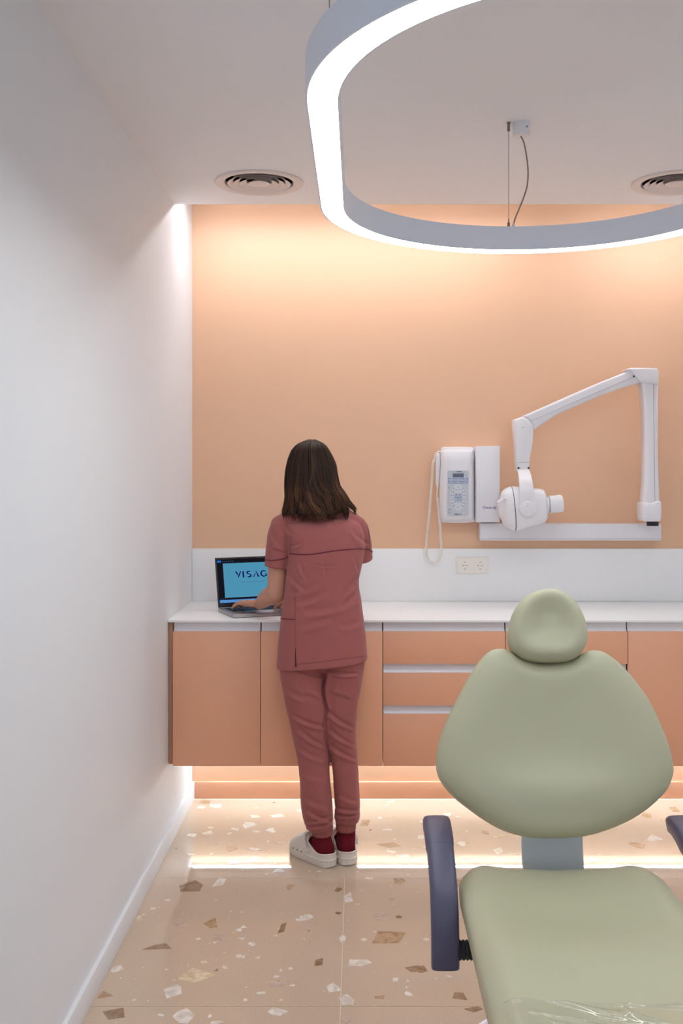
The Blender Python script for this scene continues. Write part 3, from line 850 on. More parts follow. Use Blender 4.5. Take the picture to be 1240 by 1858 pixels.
# the lettering VISAG..: strokes as flat polygons (unit: letter height = 1)
G = {'V': [[(0, 1), (0.22, 1), (0.42, 0.55), (0.34, 0.36)], [(0.40, 0.0), (0.46, 0.0), (0.86, 1), (0.72, 1), (0.36, 0.2)]],
     'I': [[(0, 1), (0.2, 1), (0.2, 0.06), (0.34, 0.0), (0, 0)]],
     'A': [[(0, 0), (0.13, 0), (0.36, 0.58), (0.28, 0.66)], [(0.36, 1.0), (0.44, 1.0), (0.86, 0), (0.62, 0)]],
     'E': [[(0, 1), (0.62, 1), (0.62, 0.86), (0.2, 0.86), (0.2, 0.58), (0.5, 0.58), (0.5, 0.45), (0.2, 0.45), (0.2, 0.14), (0.64, 0.14), (0.64, 0), (0, 0)]]}
def arc(cx, cy, rx, ry, a0, a1, w0, w1, n=14):
    o, i = [], []
    for k in range(n + 1):
        t = k / n; a = math.radians(a0 + (a1 - a0) * t); w = w0 + (w1 - w0) * math.sin(math.pi * t)
        o.append((cx + (rx + w / 2) * math.cos(a), cy + (ry + w / 2) * math.sin(a))); i.append((cx + (rx - w / 2) * math.cos(a), cy + (ry - w / 2) * math.sin(a)))
    return o + i[::-1]
G['S'] = [arc(0.33, 0.735, 0.24, 0.2, 35, 270, 0.13, 0.2), arc(0.33, 0.265, 0.26, 0.2, 90, -145, 0.13, 0.2)]
G['G'] = [arc(0.45, 0.5, 0.38, 0.44, 40, 330, 0.1, 0.2), [(0.62, 0.46), (0.86, 0.46), (0.86, 0.1), (0.7, 0.1), (0.7, 0.36), (0.62, 0.36)]]
bm = bmesh.new()
x, H = 0.083, 0.0275
for ch, adv in (('V', 1.22), ('I', 0.66), ('S', 1.06), ('A', 1.24), ('G', 1.3), ('E', 0.9)):
    for poly in G[ch]:
        poly = [(a * 1.22, b) for a, b in poly]
        n = len(poly)
        if ch in 'SG' and n > 20:
            h = n // 2
            for k in range(h - 1):
                q = [poly[k], poly[k + 1], poly[n - 2 - k], poly[n - 1 - k]]
                bm.faces.new([bm.verts.new((x + a * H, -0.0011, 0.126 + b * H)) for a, b in q])
        else:
            bm.faces.new([bm.verts.new((x + a * H, -0.0011, 0.126 + b * H)) for a, b in poly])
    x += adv * H
bmesh.ops.transform(bm, matrix=SM, verts=bm.verts)
from_bm('lettering', bm, M['screen_ink'], sc_, smooth=False)
text_mesh('small_lettering', 'ODONTOLOGÍA Y BIENESTAR', 0.0078, None, M['screen_grey'], sc_, M=SM @ Matrix.Translation((0.160, -0.0011, 0.1055)) @ Matrix.Rotation(math.pi / 2, 4, 'X'))
# ------------------------------------------------------------------ dental chair
M['vinyl'] = mat('sage_green_vinyl', (182, 178, 148), 0.44, noise_scale=5, noise_amt=0.012, bump=0.04, bump_scale=700, coat=0.04)
M['arm_blue'] = mat('slate_blue_plastic', (86, 82, 104), 0.42, noise_scale=8, noise_amt=0.012, bump=0.04, bump_scale=600)
M['bracket_grey'] = mat('blue_grey_metal', (206, 213, 214), 0.45, metal=0.0, noise_scale=8, noise_amt=0.01)
M['shell_white'] = mat('lilac_white_shell', (222, 214, 226), 0.3, noise_scale=8, noise_amt=0.008, coat=0.2)
AX = 0.47
chair = thing('dental_chair', (AX, 2.1, 0.0), 'sage green dental chair with slate blue armrests facing away from the peach wall', 'dental chair')

def cushion(name, outline, origin, eu, ev, en, thick, prof, relief, m, parent, centre=None, rings=None, angle=60):
    """pillow: outline in (u, v); prof(s) gives front height from the rim (s=0) to the centre (s=1); relief(u, v, s) adds shape"""
    n = len(outline)
    c = np.mean(outline, 0) if centre is None else np.array(centre)
    V, Fc = [], []
    rings = rings or [0, .01, .025, .05, .08, .12, .16, .21, .27, .34, .42, .5, .58, .66, .74, .82, .9, .96]
    def put(u, v, h): V.append(origin + eu * u + ev * v + en * h)
    for s in [r for r in rings[::-1] if r > 0]:                         # back face, centre to rim
        for p in outline:
            q = c + (np.array(p) - c) * (1 - s); put(q[0], q[1], -thick - 0.25 * prof(s))
    for hh in (-thick, -thick * 0.8, -thick * 0.5, -thick * 0.25, 0.0):  # rim
        for p in outline:
            q = c + (np.array(p) - c) * (1 + 0.012 * math.sin(math.pi * (hh + thick) / thick)); put(q[0], q[1], hh + relief(q[0], q[1], 0) * (hh + thick) / thick)
    for s in rings[1:]:
        for p in outline:
            q = c + (np.array(p) - c) * (1 - s); put(q[0], q[1], prof(s) + relief(q[0], q[1], s))
    nr = len(V) // n
    for i in range(nr - 1):
        for k in range(n):
            Fc.append((i * n + k, i * n + (k + 1) % n, (i + 1) * n + (k + 1) % n, (i + 1) * n + k))
    put(c[0], c[1], prof(1) + relief(c[0], c[1], 1)); top = len(V) - 1
    put(c[0], c[1], -thick - 0.25 * prof(1))
    for k in range(n):
        Fc.append(((nr - 1) * n + k, (nr - 1) * n + (k + 1) % n, top)); Fc.append((k, (k + 1) % n, top + 1))
    return from_py(name, V, Fc, m, parent, angle=angle)

# backrest: traced outline carried onto a plane leaning 20 degrees back
LEAN = 0.36
def on_back(px, py, y0=2.40, z0=0.818):
    k = (py - CY) / F
    Y = (y0 + LEAN * (EYE - z0)) / (1 + LEAN * k)
    return PX(px, py, Y)
ev = Vector((0, LEAN, 1)).normalized(); eu = Vector((1, 0, 0)); en = Vector((0, -1, LEAN)).normalized()
org = Vector((AX, 2.40, 0.818))
K7 = lambda pts: cc(760, 1050, 2.3, pts)
bo = K7([(340, 287), (300, 300), (255, 350), (205, 430), (160, 520), (120, 600), (95, 680), (84, 760), (88, 805), (105, 845), (150, 900), (210, 950), (280, 1000), (350, 1040), (420, 1065), (500, 1078), (560, 1080), (640, 1077), (720, 1068), (800, 1045), (880, 1012), (950, 970), (1010, 920), (1050, 875), (1072, 820), (1074, 780), (1060, 710), (1040, 650), (1010, 580), (970, 500), (920, 430), (870, 370), (820, 325), (780, 300), (740, 292), (705, 300), (670, 320), (620, 340), (560, 347), (500, 347), (440, 330), (400, 308), (370, 290)])
def to_uv(q, o=org): d = q - o; return (d.dot(eu), d.dot(ev))
bo = [to_uv(on_back(*p)) for p in closed_spline(bo, 120)]
def rprof(r, s0): return lambda s: r * max(0, 1 - (1 - min(s / (1.45 * s0), 1)) ** 3) ** 0.62
def back_relief(u, v, s):
    lumbar = 0.014 * math.exp(-((v + 0.078) / 0.058) ** 2) * math.exp(-(u / 0.17) ** 4)          # firm ridge low on the back
    hollow = -0.016 * math.exp(-((v - 0.06) / 0.13) ** 2) * math.exp(-(u / 0.15) ** 2)
    under = -0.008 * math.exp(-((v + 0.15) / 0.05) ** 2) * math.exp(-(u / 0.14) ** 4)
    q = min(1, s * 1.9)
    return (lumbar + hollow + under) * q * q * (3 - 2 * q)
cushion('backrest', bo, org - en * 0.02, eu, ev, en, 0.045, rprof(0.032, 0.26), back_relief, M['vinyl'], chair, centre=(0.0, 0.03))
# hard shell behind the backrest
so = [(u * 0.93, v * 0.93) for u, v in bo]
cushion('back_shell', so, org - en * 0.068, eu, ev, en, 0.02, rprof(0.001, 0.2), lambda u, v, s: 0, M['shell_white'], chair, centre=(0.0, 0.03), rings=[0, .1, .3, .6, .9])
# headrest
ho = K7([(540, 45), (480, 58), (432, 90), (398, 140), (381, 205), (380, 250), (392, 290), (425, 325), (475, 343), (555, 348), (625, 342), (670, 318), (695, 280), (703, 235), (692, 175), (662, 115), (615, 68), (580, 50)])
horg = Vector((AX, 2.505, 1.119))
ho = [to_uv(on_back(*p), horg) for p in closed_spline(ho, 96)]
def head_relief(u, v, s):
    q = min(1, max(0, (s - 0.12) / 0.74)); dish = -0.0185 * q * q * (3 - 2 * q)
    lip = 0.003 * math.exp(-((v + 0.062) / 0.022) ** 2) * math.exp(-(u / 0.06) ** 2)
    return dish
cushion('headrest', ho, horg + en * 0.005, eu, ev, en, 0.05, rprof(0.030, 0.30), head_relief, M['vinyl'], chair, centre=(0.0, 0.010))
bm = bmesh.new()
add_prism(bm, [horg - en * 0.05 + eu * a + ev * b for a, b in ((-0.03, 0.04), (0.03, 0.04), (0.03, -0.25), (-0.03, -0.25))], -en * 0.012)
bevel_bm(bm, 0.003)
from_bm('headrest_bar', bm, M['steel'], chair)
# bracket between backrest and seat
V, Fc = [], []
pth = spline([(2.33, 0.50), (2.42, 0.515), (2.455, 0.57), (2.47, 0.66), (2.51, 0.78)], 16)
hw = 0.073
pp = [Vector((0, p[0], p[1])) for p in [(q.x, q.y) for q in [Vector((a.x, a.y, 0)) for a in spline([(2.33, 0.50, 0), (2.42, 0.515, 0), (2.458, 0.57, 0), (2.472, 0.66, 0), (2.51, 0.78, 0)], 16)]]]
for i, p in enumerate(pp):
    d = (pp[min(i + 1, 16)] - pp[max(i - 1, 0)]).normalized(); nn = Vector((0, -d.z, d.y))
    for sx, sn in ((-1, 1), (-0.94, 1.25), (0.94, 1.25), (1, 1), (1, -1), (-1, -1)):
        V.append(Vector((AX + hw * sx, p.y, p.z)) + nn * (0.009 * sn))
for i in range(16):
    for k in range(6):
        Fc.append((i * 6 + k, i * 6 + (k + 1) % 6, (i + 1) * 6 + (k + 1) % 6, (i + 1) * 6 + k))
Fc += [tuple(range(6)), tuple(range(96, 102))]
from_py('back_bracket', V, Fc, M['bracket_grey'], chair, angle=40)
# seat and leg pad in one upholstered piece
ZS = 0.575
def seat_half(y):
    """half width at depth y: rounded shoulders at the back, tapering toward the feet"""
    if y > 2.28: return 0.236 - 0.055 * ((y - 2.28) / 0.095) ** 2
    if y > 1.5: return 0.236
    return 0.236 - 0.05 * (1.5 - y) / 0.7
half = []
for y in [2.375, 2.372, 2.362, 2.345, 2.32, 2.29] + [2.25 - 0.05 * k for k in range(27)]:
    half.append((seat_half(y), y))
tail = [(0.17, 0.90), (0.13, 0.868), (0.07, 0.852)]
seat_o = [(0.09, 2.366), (0.14, 2.372)] + half + tail
seat_o = [(-x, y) for x, y in seat_o] [::-1] + [(-0.03, 2.362), (0.03, 2.362)] + seat_o
seat_o = seat_o + [(0.0, 0.848)]
def seat_relief(u, v, s):
    side = 0.012 * math.exp(-((abs(u) - 0.185) / 0.045) ** 2)                 # raised side bolsters
    back = -0.010 * math.exp(-((v - 2.30) / 0.1) ** 2) * math.exp(-(u / 0.12) ** 2)
    dip = -0.020 * math.exp(-((v - 2.10) / 0.11) ** 2) * math.exp(-(u / 0.21) ** 4)
    bump = 0.006 * math.exp(-((v - 1.90) / 0.14) ** 2) * math.exp(-(u / 0.2) ** 2)
    return (side + back + dip + bump) * min(1, s * 4)
# the seat is long: build it as rows across instead of rings
V, Fc = [], []
rowsY = [2.378, 2.374, 2.366, 2.354, 2.338, 2.318, 2.295, 2.27, 2.24] + [2.20 - 0.045 * k for k in range(29)] + [0.90, 0.875, 0.858, 0.85]
NS = 36
def seat_row(y):
    e = min(1.0, max(0.0, (2.380 - y) / 0.045)); e = math.sqrt(max(0.0, 1 - (1 - e) ** 2))       # rounding over the rear edge
    f_ = min(1.0, max(0.0, (y - 0.846) / 0.05)); f_ = math.sqrt(max(0.0, 1 - (1 - f_) ** 2))
    w = seat_half(max(min(y, 2.375), 0.9))
    hh = e * f_
    out = []
    for k in range(NS):
        a = 2 * math.pi * k / NS
        ca, sa = math.cos(a), math.sin(a)
        u = w * math.copysign(abs(ca) ** 0.32, ca)
        T, Bm = 0.032, 0.052
        z = (T if sa > 0 else Bm) * math.copysign(abs(sa) ** 0.55, sa) * hh
        top = max(0.0, sa) ** 0.5
        z += seat_relief(u, y, 1) * top * (0.35 + 0.65 * e)
        out.append(Vector((AX - 0.008 + u, y, ZS - 0.02 + z)))
    return out
for y in rowsY: V += seat_row(y)
nr = len(rowsY)
for i in range(nr - 1):
    for k in range(NS):
        Fc.append((i * NS + k, i * NS + (k + 1) % NS, (i + 1) * NS + (k + 1) % NS, (i + 1) * NS + k))
Fc += [tuple(range(NS)), tuple(range((nr - 1) * NS, nr * NS))]
seat_obj = from_py('seat', V, Fc, M['vinyl'], chair, angle=70)
# shell, lift and foot
def rounded_slab(name, x0, x1, y0, y1, z0, z1, r, m, taper=1.0, bev=0.012):
    bm = bmesh.new()
    pts = []
    for cx, cy, a0 in ((x1 - r, y1 - r, 0), (x0 + r, y1 - r, 90), (x0 + r, y0 + r, 180), (x1 - r, y0 + r, 270)):
        for k in range(7):
            a = math.radians(a0 + 15 * k); pts.append((cx + r * math.cos(a), cy + r * math.sin(a)))
    mx, my = (x0 + x1) / 2, (y0 + y1) / 2
    a = [bm.verts.new((x, y, z1)) for x, y in pts]
    b = [bm.verts.new((mx + (x - mx) * taper, my + (y - my) * taper, z0)) for x, y in pts]
    n = len(pts)
    bm.faces.new(a); bm.faces.new(b[::-1])
    for i in range(n): bm.faces.new((a[i], b[i], b[(i + 1) % n], a[(i + 1) % n]))
    bmesh.ops.recalc_face_normals(bm, faces=bm.faces)
    bevel_bm(bm, bev, 3, 40)
    return from_bm(name, bm, m, chair, angle=40)
rounded_slab('seat_shell', AX - 0.215, AX + 0.205, 1.05, 2.36, 0.41, 0.512, 0.08, M['shell_white'], 0.9)
rounded_slab('lift_column', AX - 0.13, AX + 0.13, 1.55, 2.2, 0.10, 0.42, 0.07, M['shell_white'], 1.1)
rounded_slab('foot_plate', AX - 0.20, AX + 0.20, 1.35, 2.60, 0.0, 0.13, 0.13, M['shell_white'], 1.04, bev=0.03)
# armrests: a flat bar rising from a pivot beside the seat and bending backward
def armrest(xc, s):
    pth = spline([(2.455, 0.640), (2.445, 0.652), (2.40, 0.648), (2.34, 0.629), (2.28, 0.598), (2.235, 0.560), (2.212, 0.515), (2.205, 0.47), (2.205, 0.432), (2.207, 0.422)], 0) if False else None
    P2 = spline([(2.462, 0.628, 0), (2.452, 0.648, 0), (2.42, 0.652, 0), (2.36, 0.640, 0), (2.30, 0.614, 0), (2.25, 0.580, 0), (2.218, 0.535, 0), (2.206, 0.485, 0), (2.204, 0.440, 0), (2.206, 0.424, 0)], 40)
    V, Fc = [], []
    m = len(P2)
    NA = 20
    for i, p in enumerate(P2):
        d = (P2[min(i + 1, m - 1)] - P2[max(i - 1, 0)]).normalized()
        nn = Vector((0, -d.y, d.x)) if True else None
        nn = Vector((0, d.y, -d.x)); nn = -nn if nn.z < 0 and i < m * 0.6 else nn
        t = i / (m - 1)
        w = 0.0305 * min(1, (0.45 + 6 * t)) * min(1, 0.75 + (1 - t) * 6)
        h = 0.021 * min(1, (0.5 + 5 * t)) * min(1, 0.55 + (1 - t) * 7)
        for k in range(NA):
            a = 2 * math.pi * k / NA
            ca, sa = math.cos(a), math.sin(a)
            V.append(Vector((xc + w * math.copysign(abs(ca) ** 0.45, ca), p.x, p.y)) + Vector((0, -d.y, d.x)) * (h * math.copysign(abs(sa) ** 0.45, sa)))
    for i in range(m - 1):
        for k in range(NA):
            Fc.append((i * NA + k, i * NA + (k + 1) % NA, (i + 1) * NA + (k + 1) % NA, (i + 1) * NA + k))
    Fc += [tuple(range(NA)), tuple(range((m - 1) * NA, m * NA))]
    arm_o = from_py('armrest', V, Fc, M['arm_blue'], chair, angle=60)
    # softer pad over the rear end
    sub = MB(); VV = []
    j0, j1 = 1, 15
    for i in range(j0, j1 + 1):
        cpt = sum((V[i * NA + k] for k in range(NA)), Vector()) / NA
        for k in range(NA): VV.append(cpt + (V[i * NA + k] - cpt) * (1.07 if i not in (j0, j1) else 1.01))
    FF = []
    for i in range(j1 - j0):
        for k in range(NA):
            FF.append((i * NA + k, i * NA + (k + 1) % NA, (i + 1) * NA + (k + 1) % NA, (i + 1) * NA + k))
    FF += [tuple(range(NA)), tuple(range((j1 - j0) * NA, (j1 - j0 + 1) * NA))]
    from_py('arm_pad', VV, FF, M['arm_blue'], arm_o, angle=60)
    prof = []
    L_ = 0.056
    for k in range(15):
        prof.append((0.0185 if k % 2 else 0.0215, L_ * k / 14))
    x0 = xc + 0.024 * s
    lathe('bellows', prof if s > 0 else [(r, -h) for r, h in prof], M['dark_rubber'], arm_o, 24, (x0, 2.207, 0.462), axis='X', angle=20)
armrest(0.189, 1)
armrest(0.7765, -1)

# clear plastic cover over the foot end of the seat
def clear_film():
    m = bpy.data.materials.new('clear_plastic_film'); m.use_nodes = True
    nt = m.node_tree; nt.nodes.remove(nt.nodes['Principled BSDF'])
    tr = nt.nodes.new('ShaderNodeBsdfTransparent'); tr.inputs[0].default_value = (0.985, 0.985, 0.985, 1)
    gl = nt.nodes.new('ShaderNodeBsdfGlossy'); gl.inputs['Roughness'].default_value = 0.03
    lw = nt.nodes.new('ShaderNodeLayerWeight'); lw.inputs[0].default_value = 0.5
    fr = nt.nodes.new('ShaderNodeMath'); fr.operation = 'POWER'; fr.inputs[1].default_value = 5.0; nt.links.new(lw.outputs['Facing'], fr.inputs[0])
    mp = nt.nodes.new('ShaderNodeMath'); mp.operation = 'MULTIPLY_ADD'; mp.inputs[1].default_value = 0.9; mp.inputs[2].default_value = 0.07
    mx = nt.nodes.new('ShaderNodeMixShader')
    nt.links.new(fr.outputs[0], mp.inputs[0]); nt.links.new(mp.outputs[0], mx.inputs[0])
    nt.links.new(tr.outputs[0], mx.inputs[1]); nt.links.new(gl.outputs[0], mx.inputs[2])
    nt.links.new(mx.outputs[0], nt.nodes['Material Output'].inputs[0])
    return m
M['film'] = clear_film()
dg_ = bpy.context.evaluated_depsgraph_get(); dg_.update()
def bvh_of(o):
    me = o.data; mw = Matrix.Translation(WORLD_LOC[o.name])
    return BVHTree.FromPolygons([mw @ v.co for v in me.vertices], [tuple(p.vertices) for p in me.polygons])
sb = bvh_of(seat_obj)
NXF, NYF = 190, 150
V, Fc = [], []
for j in range(NYF + 1):
    y = 1.742 - 0.42 * (j / NYF) ** 1.5
    for i in range(NXF + 1):
        x = AX - 0.008 - 0.214 + 0.428 * i / NXF
        yy = y + 0.004 * math.sin(x * 7 + 1)
        hit = sb.ray_cast(Vector((x, yy, 2.0)), Vector((0, 0, -1)))
        z = hit[0].z if hit[0] else 0.52
        d = abs(noise.noise(Vector((x * 9 + yy * 8, yy * 26 + x * 7, 0.3)))); msk = max(0, min(1, 0.35 + 2.5 * noise.noise(Vector((x * 8, yy * 9, 7.7)))))
        w1 = math.exp(-(d / 0.085) ** 2) * msk
        w2 = math.exp(-((x - 0.262 - 0.01 * math.sin(yy * 9)) / 0.006) ** 2)
        V.append((x, yy, z + 0.0022 + (0.0060 * w1 + 0.003 * w2) * min(1, j / 10)))
for j in range(NYF):
    for i in range(NXF):
        a = j * (NXF + 1) + i; Fc.append((a, a + 1, a + NXF + 2, a + NXF + 1))
cv = from_py('plastic_cover', V, Fc, M['film'], None, angle=180)
tag(cv, 'clear creased plastic cover lying over the foot end of the green chair seat', 'cover')
# ------------------------------------------------------------------ the woman at the worktop
M['skin'] = mat('skin', (196, 142, 118), 0.5, noise_scale=25, noise_amt=0.04, bump=0.05, bump_scale=300)
M['skin'].node_tree.nodes['Principled BSDF'].inputs['Subsurface Weight'].default_value = 0.08
M['skin'].node_tree.nodes['Principled BSDF'].inputs['Subsurface Radius'].default_value = (0.01, 0.004, 0.002)
M['scrub'] = mat('dusty_rose_cotton', (161, 93, 90), 0.85, spec=0.2, noise_scale=14, noise_amt=0.03, bump=0.25, bump_scale=900, sheen=0.15)
M['piping'] = mat('burgundy_piping', (112, 34, 58), 0.7, noise_scale=200, noise_amt=0.08)
M['seam_thread'] = mat('rose_seam', (150, 86, 88), 0.85, noise_scale=200, noise_amt=0.05)
M['sock'] = mat('burgundy_sock_knit', (100, 15, 29), 0.9, spec=0.2, noise_scale=180, noise_amt=0.12, bump=0.4, bump_scale=700)
M['clog'] = mat('off_white_foam', (226, 216, 204), 0.5, noise_scale=12, noise_amt=0.03, bump=0.1, bump_scale=400)
M['clog_sole'] = mat('grimy_foam_sole', (150, 138, 122), 0.7, noise_scale=60, noise_amt=0.2)
M['silver'] = mat('silver', (210, 208, 204), 0.2, metal=1.0, noise_scale=40, noise_amt=0.02)
YP = 3.93
person = thing('person', (-0.10, 3.95, 0.0), 'brown-haired woman in dusty rose scrubs and white clogs typing with her back turned', 'person')

def loft(sections, NS=96, cap=True):
    """sections: (cx, cy, z, rx_left, rx_right, r_front, r_back, exponent[, fn(angle)->scale])"""
    V, Fc = [], []
    for s in sections:
        cx, cy, z, rl, rr, rf, rb, e = s[:8]
        fn = s[8] if len(s) > 8 else None
        for k in range(NS):
            a = 2 * math.pi * k / NS
            ca, sa = math.cos(a), math.sin(a)
            x = (rr if ca > 0 else rl) * math.copysign(abs(ca) ** (2 / e), ca)
            y = (rf if sa > 0 else rb) * math.copysign(abs(sa) ** (2 / e), sa)
            k_ = fn(a) if fn else 1.0
            V.append(Vector((cx + x * k_, cy + y * k_, z)))
    n = len(sections)
    for i in range(n - 1):
        for k in range(NS):
            Fc.append((i * NS + k, i * NS + (k + 1) % NS, (i + 1) * NS + (k + 1) % NS, (i + 1) * NS + k))
    if cap: Fc += [tuple(range(NS)), tuple(range((n - 1) * NS, n * NS))]
    return V, Fc
def lerp_rows(rows, n):
    """resample rows of numbers smoothly along their first value"""
    rows = [np.array(r, float) for r in rows]
    out = []
    m = len(rows) - 1
    for i in range(n + 1):
        t = i / n * m; k = min(int(t), m - 1); t -= k
        a, b, c, d = rows[max(k - 1, 0)], rows[k], rows[k + 1], rows[min(k + 2, m)]
        out.append(0.5 * ((2 * b) + (c - a) * t + (2 * a - 5 * b + 4 * c - d) * t * t + (3 * b - a - 3 * c + d) * t ** 3))
    return out
def sx(px, Y=YP): return (px - CX) * Y / F
def sz(py, Y=YP): return EYE - (py - CY) * Y / F

# --- joints
J = dict(shL=Vector((-0.290, 3.955, 1.292)), elL=Vector((-0.318, 3.965, 1.025)), wrL=Vector((-0.402, 4.165, 0.960)),
         shR=Vector((-0.012, 3.965, 1.288)), elR=Vector((-0.052, 4.085, 1.045)), wrR=Vector((-0.215, 4.195, 0.968)),
         hipL=Vector((-0.205, 3.935, 0.80)), knL=Vector((-0.181, 3.925, 0.455)), anL=Vector((-0.139, 3.912, 0.095)),
         hipR=Vector((-0.070, 3.94, 0.80)), knR=Vector((-0.062, 3.935, 0.455)), anR=Vector((-0.046, 3.938, 0.095)))
HC = Vector((-0.181, 3.992, 1.508))                                  # middle of the head
# --- one continuous body
body = MB()
body.ellipsoid(HC + Vector((0, 0.0, 0.012)), (0.072, 0.093, 0.092), 28, 20)
body.ellipsoid(HC + Vector((0, 0.030, -0.045)), (0.056, 0.062, 0.066), 24, 16)         # face and jaw
body.ellipsoid(HC + Vector((0, 0.070, -0.085)), (0.024, 0.020, 0.018), 16, 10)         # chin
body.tube([HC + Vector((0, 0.090, 0.010)), HC + Vector((0, 0.104, -0.020)), HC + Vector((0, 0.108, -0.030))], [0.006, 0.010, 0.012], 10, round_caps=True)   # nose
body.tube([HC + Vector((-0.018, 0.088, -0.055)), HC + Vector((0, 0.095, -0.055)), HC + Vector((0.018, 0.088, -0.055))], [0.004, 0.007, 0.004], 8, round_caps=True)  # lips
for s in (-1, 1):
    body.ellipsoid(HC + Vector((0.072 * s, -0.005, -0.012)), (0.010, 0.018, 0.030), 14, 10)   # ears
    body.ellipsoid(HC + Vector((0.030 * s, 0.082, 0.004)), (0.014, 0.010, 0.008), 12, 8)      # brows over the eyes
body.tube([HC + Vector((0, -0.012, -0.06)), Vector((-0.165, 3.965, 1.365)), Vector((-0.148, 3.958, 1.315))], [0.050, 0.049, 0.062], 18, round_caps=True)
V, Fc = loft([(-0.145, 3.958, 1.345, 0.05, 0.05, 0.045, 0.040, 2.2), (-0.145, 3.958, 1.315, 0.10, 0.10, 0.055, 0.045, 2.3), (-0.143, 3.955, 1.27, 0.135, 0.130, 0.075, 0.065, 2.4), (-0.141, 3.95, 1.18, 0.130, 0.128, 0.085, 0.08, 2.4), (-0.138, 3.94, 1.06, 0.115, 0.115, 0.075, 0.075, 2.4), (-0.137, 3.935, 0.93, 0.140, 0.140, 0.085, 0.09, 2.4), (-0.137, 3.935, 0.82, 0.150, 0.150, 0.085, 0.10, 2.4), (-0.137, 3.938, 0.74, 0.10, 0.10, 0.06, 0.06, 2.2)], 40)
body.add(V, Fc)
def limb(pts, rad, n=14, sides=18):
    p = spline(pts, n); r = [float(np.interp(i / n * (len(rad) - 1), range(len(rad)), rad)) for i in range(n + 1)]
    body.tube(p, r, sides, round_caps=True)
limb([J['shL'] + Vector((0.012, 0, -0.012)), (J['shL'] + J['elL']) / 2 + Vector((-0.004, 0.004, 0)), J['elL']], [0.034, 0.040, 0.037])
limb([J['elL'], J['elL'].lerp(J['wrL'], 0.4) + Vector((-0.004, 0, 0.004)), J['wrL']], [0.037, 0.0375, 0.0245])
limb([J['shR'] + Vector((-0.016, 0, -0.012)), (J['shR'] + J['elR']) / 2 + Vector((0.012, 0, 0)), J['elR']], [0.032, 0.036, 0.036])
limb([J['elR'], J['elR'].lerp(J['wrR'], 0.4), J['wrR']], [0.037, 0.0365, 0.0245])
for s in 'LR':
    limb([J['hip' + s], (J['hip' + s] + J['kn' + s]) / 2, J['kn' + s]], [0.074, 0.062, 0.048])
    limb([J['kn' + s], J['kn' + s].lerp(J['an' + s], 0.3) + Vector((0, -0.006, 0)), J['an' + s]], [0.044, 0.041, 0.028])
FOOT = {'L': (Vector((-0.122, 3.882, 0)), Vector((-0.655, 0.755, 0)).normalized()), 'R': (Vector((-0.044, 3.905, 0)), Vector((-0.235, 0.972, 0)).normalized())}
for s in 'LR':
    h, d = FOOT[s]
    limb([J['an' + s] + Vector((0, 0, -0.01)), h + d * 0.012 + Vector((0, 0, 0.060))], [0.028, 0.027], 6)
    limb([h + d * 0.012 + Vector((0, 0, 0.058)), h + d * 0.07 + Vector((0, 0, 0.057)), h + d * 0.13 + Vector((0, 0, 0.050)), h + d * 0.165 + Vector((0, 0, 0.045))], [0.028, 0.026, 0.020, 0.014], 10)
# hands resting on the keyboard, palm down, fingers slightly curled
def hand(wr, dirv, thumb_side, top):
    d = Vector(dirv).normalized(); up = Vector((0, 0, 1)); side = d.cross(up).normalized() * thumb_side    # toward the thumb
    up = side.cross(d).normalized() * (1 if side.cross(d).z > 0 else -1)
    body.tube([wr - d * 0.01, wr + d * 0.025, wr + d * 0.05], [0.0235, 0.023, 0.020], 16, round_caps=True, flat=0.75)
    tips = []
    for k, (off, ln, spread) in enumerate(((0.026, 0.072, 0.16), (0.0085, 0.080, 0.05), (-0.0085, 0.074, -0.05), (-0.025, 0.058, -0.16))):
        base = wr + d * (0.076 - abs(k - 1.2) * 0.006) + side * off + up * 0.004
        body.tube([wr + d * 0.012 + side * off * 0.55, wr + d * 0.045 + side * off * 0.85 + up * 0.003, base], [0.0145, 0.0135, 0.0108], 12, round_caps=True)
        fd = (d + side * spread).normalized()
        p1 = base + fd * ln * 0.45 + up * 0.003
        p2 = p1 + (fd - up * 0.45).normalized() * ln * 0.32
        p3 = p2 + (fd - up * 0.85).normalized() * ln * 0.25
        lift = max(0, top + 0.0075 - p3.z); p3.z += lift; p2.z += lift * 0.6; p1.z += lift * 0.3
        body.tube([base, p1, p2, p3], [0.0105, 0.0092, 0.0083, 0.0068], 12, round_caps=True)
        tips.append((p1, p2, p3, fd, up, base))
    t0 = wr + d * 0.022 + side * 0.016
    t1 = wr + d * 0.048 + side * 0.040 - up * 0.004
    t2 = wr + d * 0.072 + side * 0.047 - up * 0.008
    t3 = wr + d * 0.090 + side * 0.047 - up * 0.011
    for q in (t1, t2, t3): q.z = max(q.z, top + 0.0085)
    body.tube([t0, t1, t2, t3], [0.0145, 0.0120, 0.0098, 0.0078], 12, round_caps=True)
    return tips
KT = 0.9062 + 0.0155 + 0.002
tl = hand(J['wrL'], Vector((-0.125, 0.085, -0.014)), 1, KT)
tr = hand(J['wrR'], Vector((-0.10, 0.055, -0.020)), -1 if False else -1, KT)
bme = remeshed(body.V, body.F, 0.0036, 5)
smooth_mesh(bme, math.pi)
body_o = link('body', bme, M['skin'], person)
for s in (-1, 1):
    e = MB().ellipsoid(HC + Vector((0.030 * s, 0.0835, -0.008)), (0.011, 0.009, 0.0085), 16, 10).build('eye', M['white_plastic'], body_o)
# ring on the left ring finger
p1, p2, p3, fd, up, base = tl[2]
c = base.lerp(p1, 0.55)
rm = fd.to_track_quat('Z', 'Y').to_matrix().to_4x4()
V, Fc = lathe_data([(0.0098, -0.0016), (0.0110, -0.0016), (0.0110, 0.0016), (0.0098, 0.0016)], 20)
from_py('finger_ring', [Matrix.Translation(c) @ rm @ v for v in V], Fc, M['silver'], body_o)

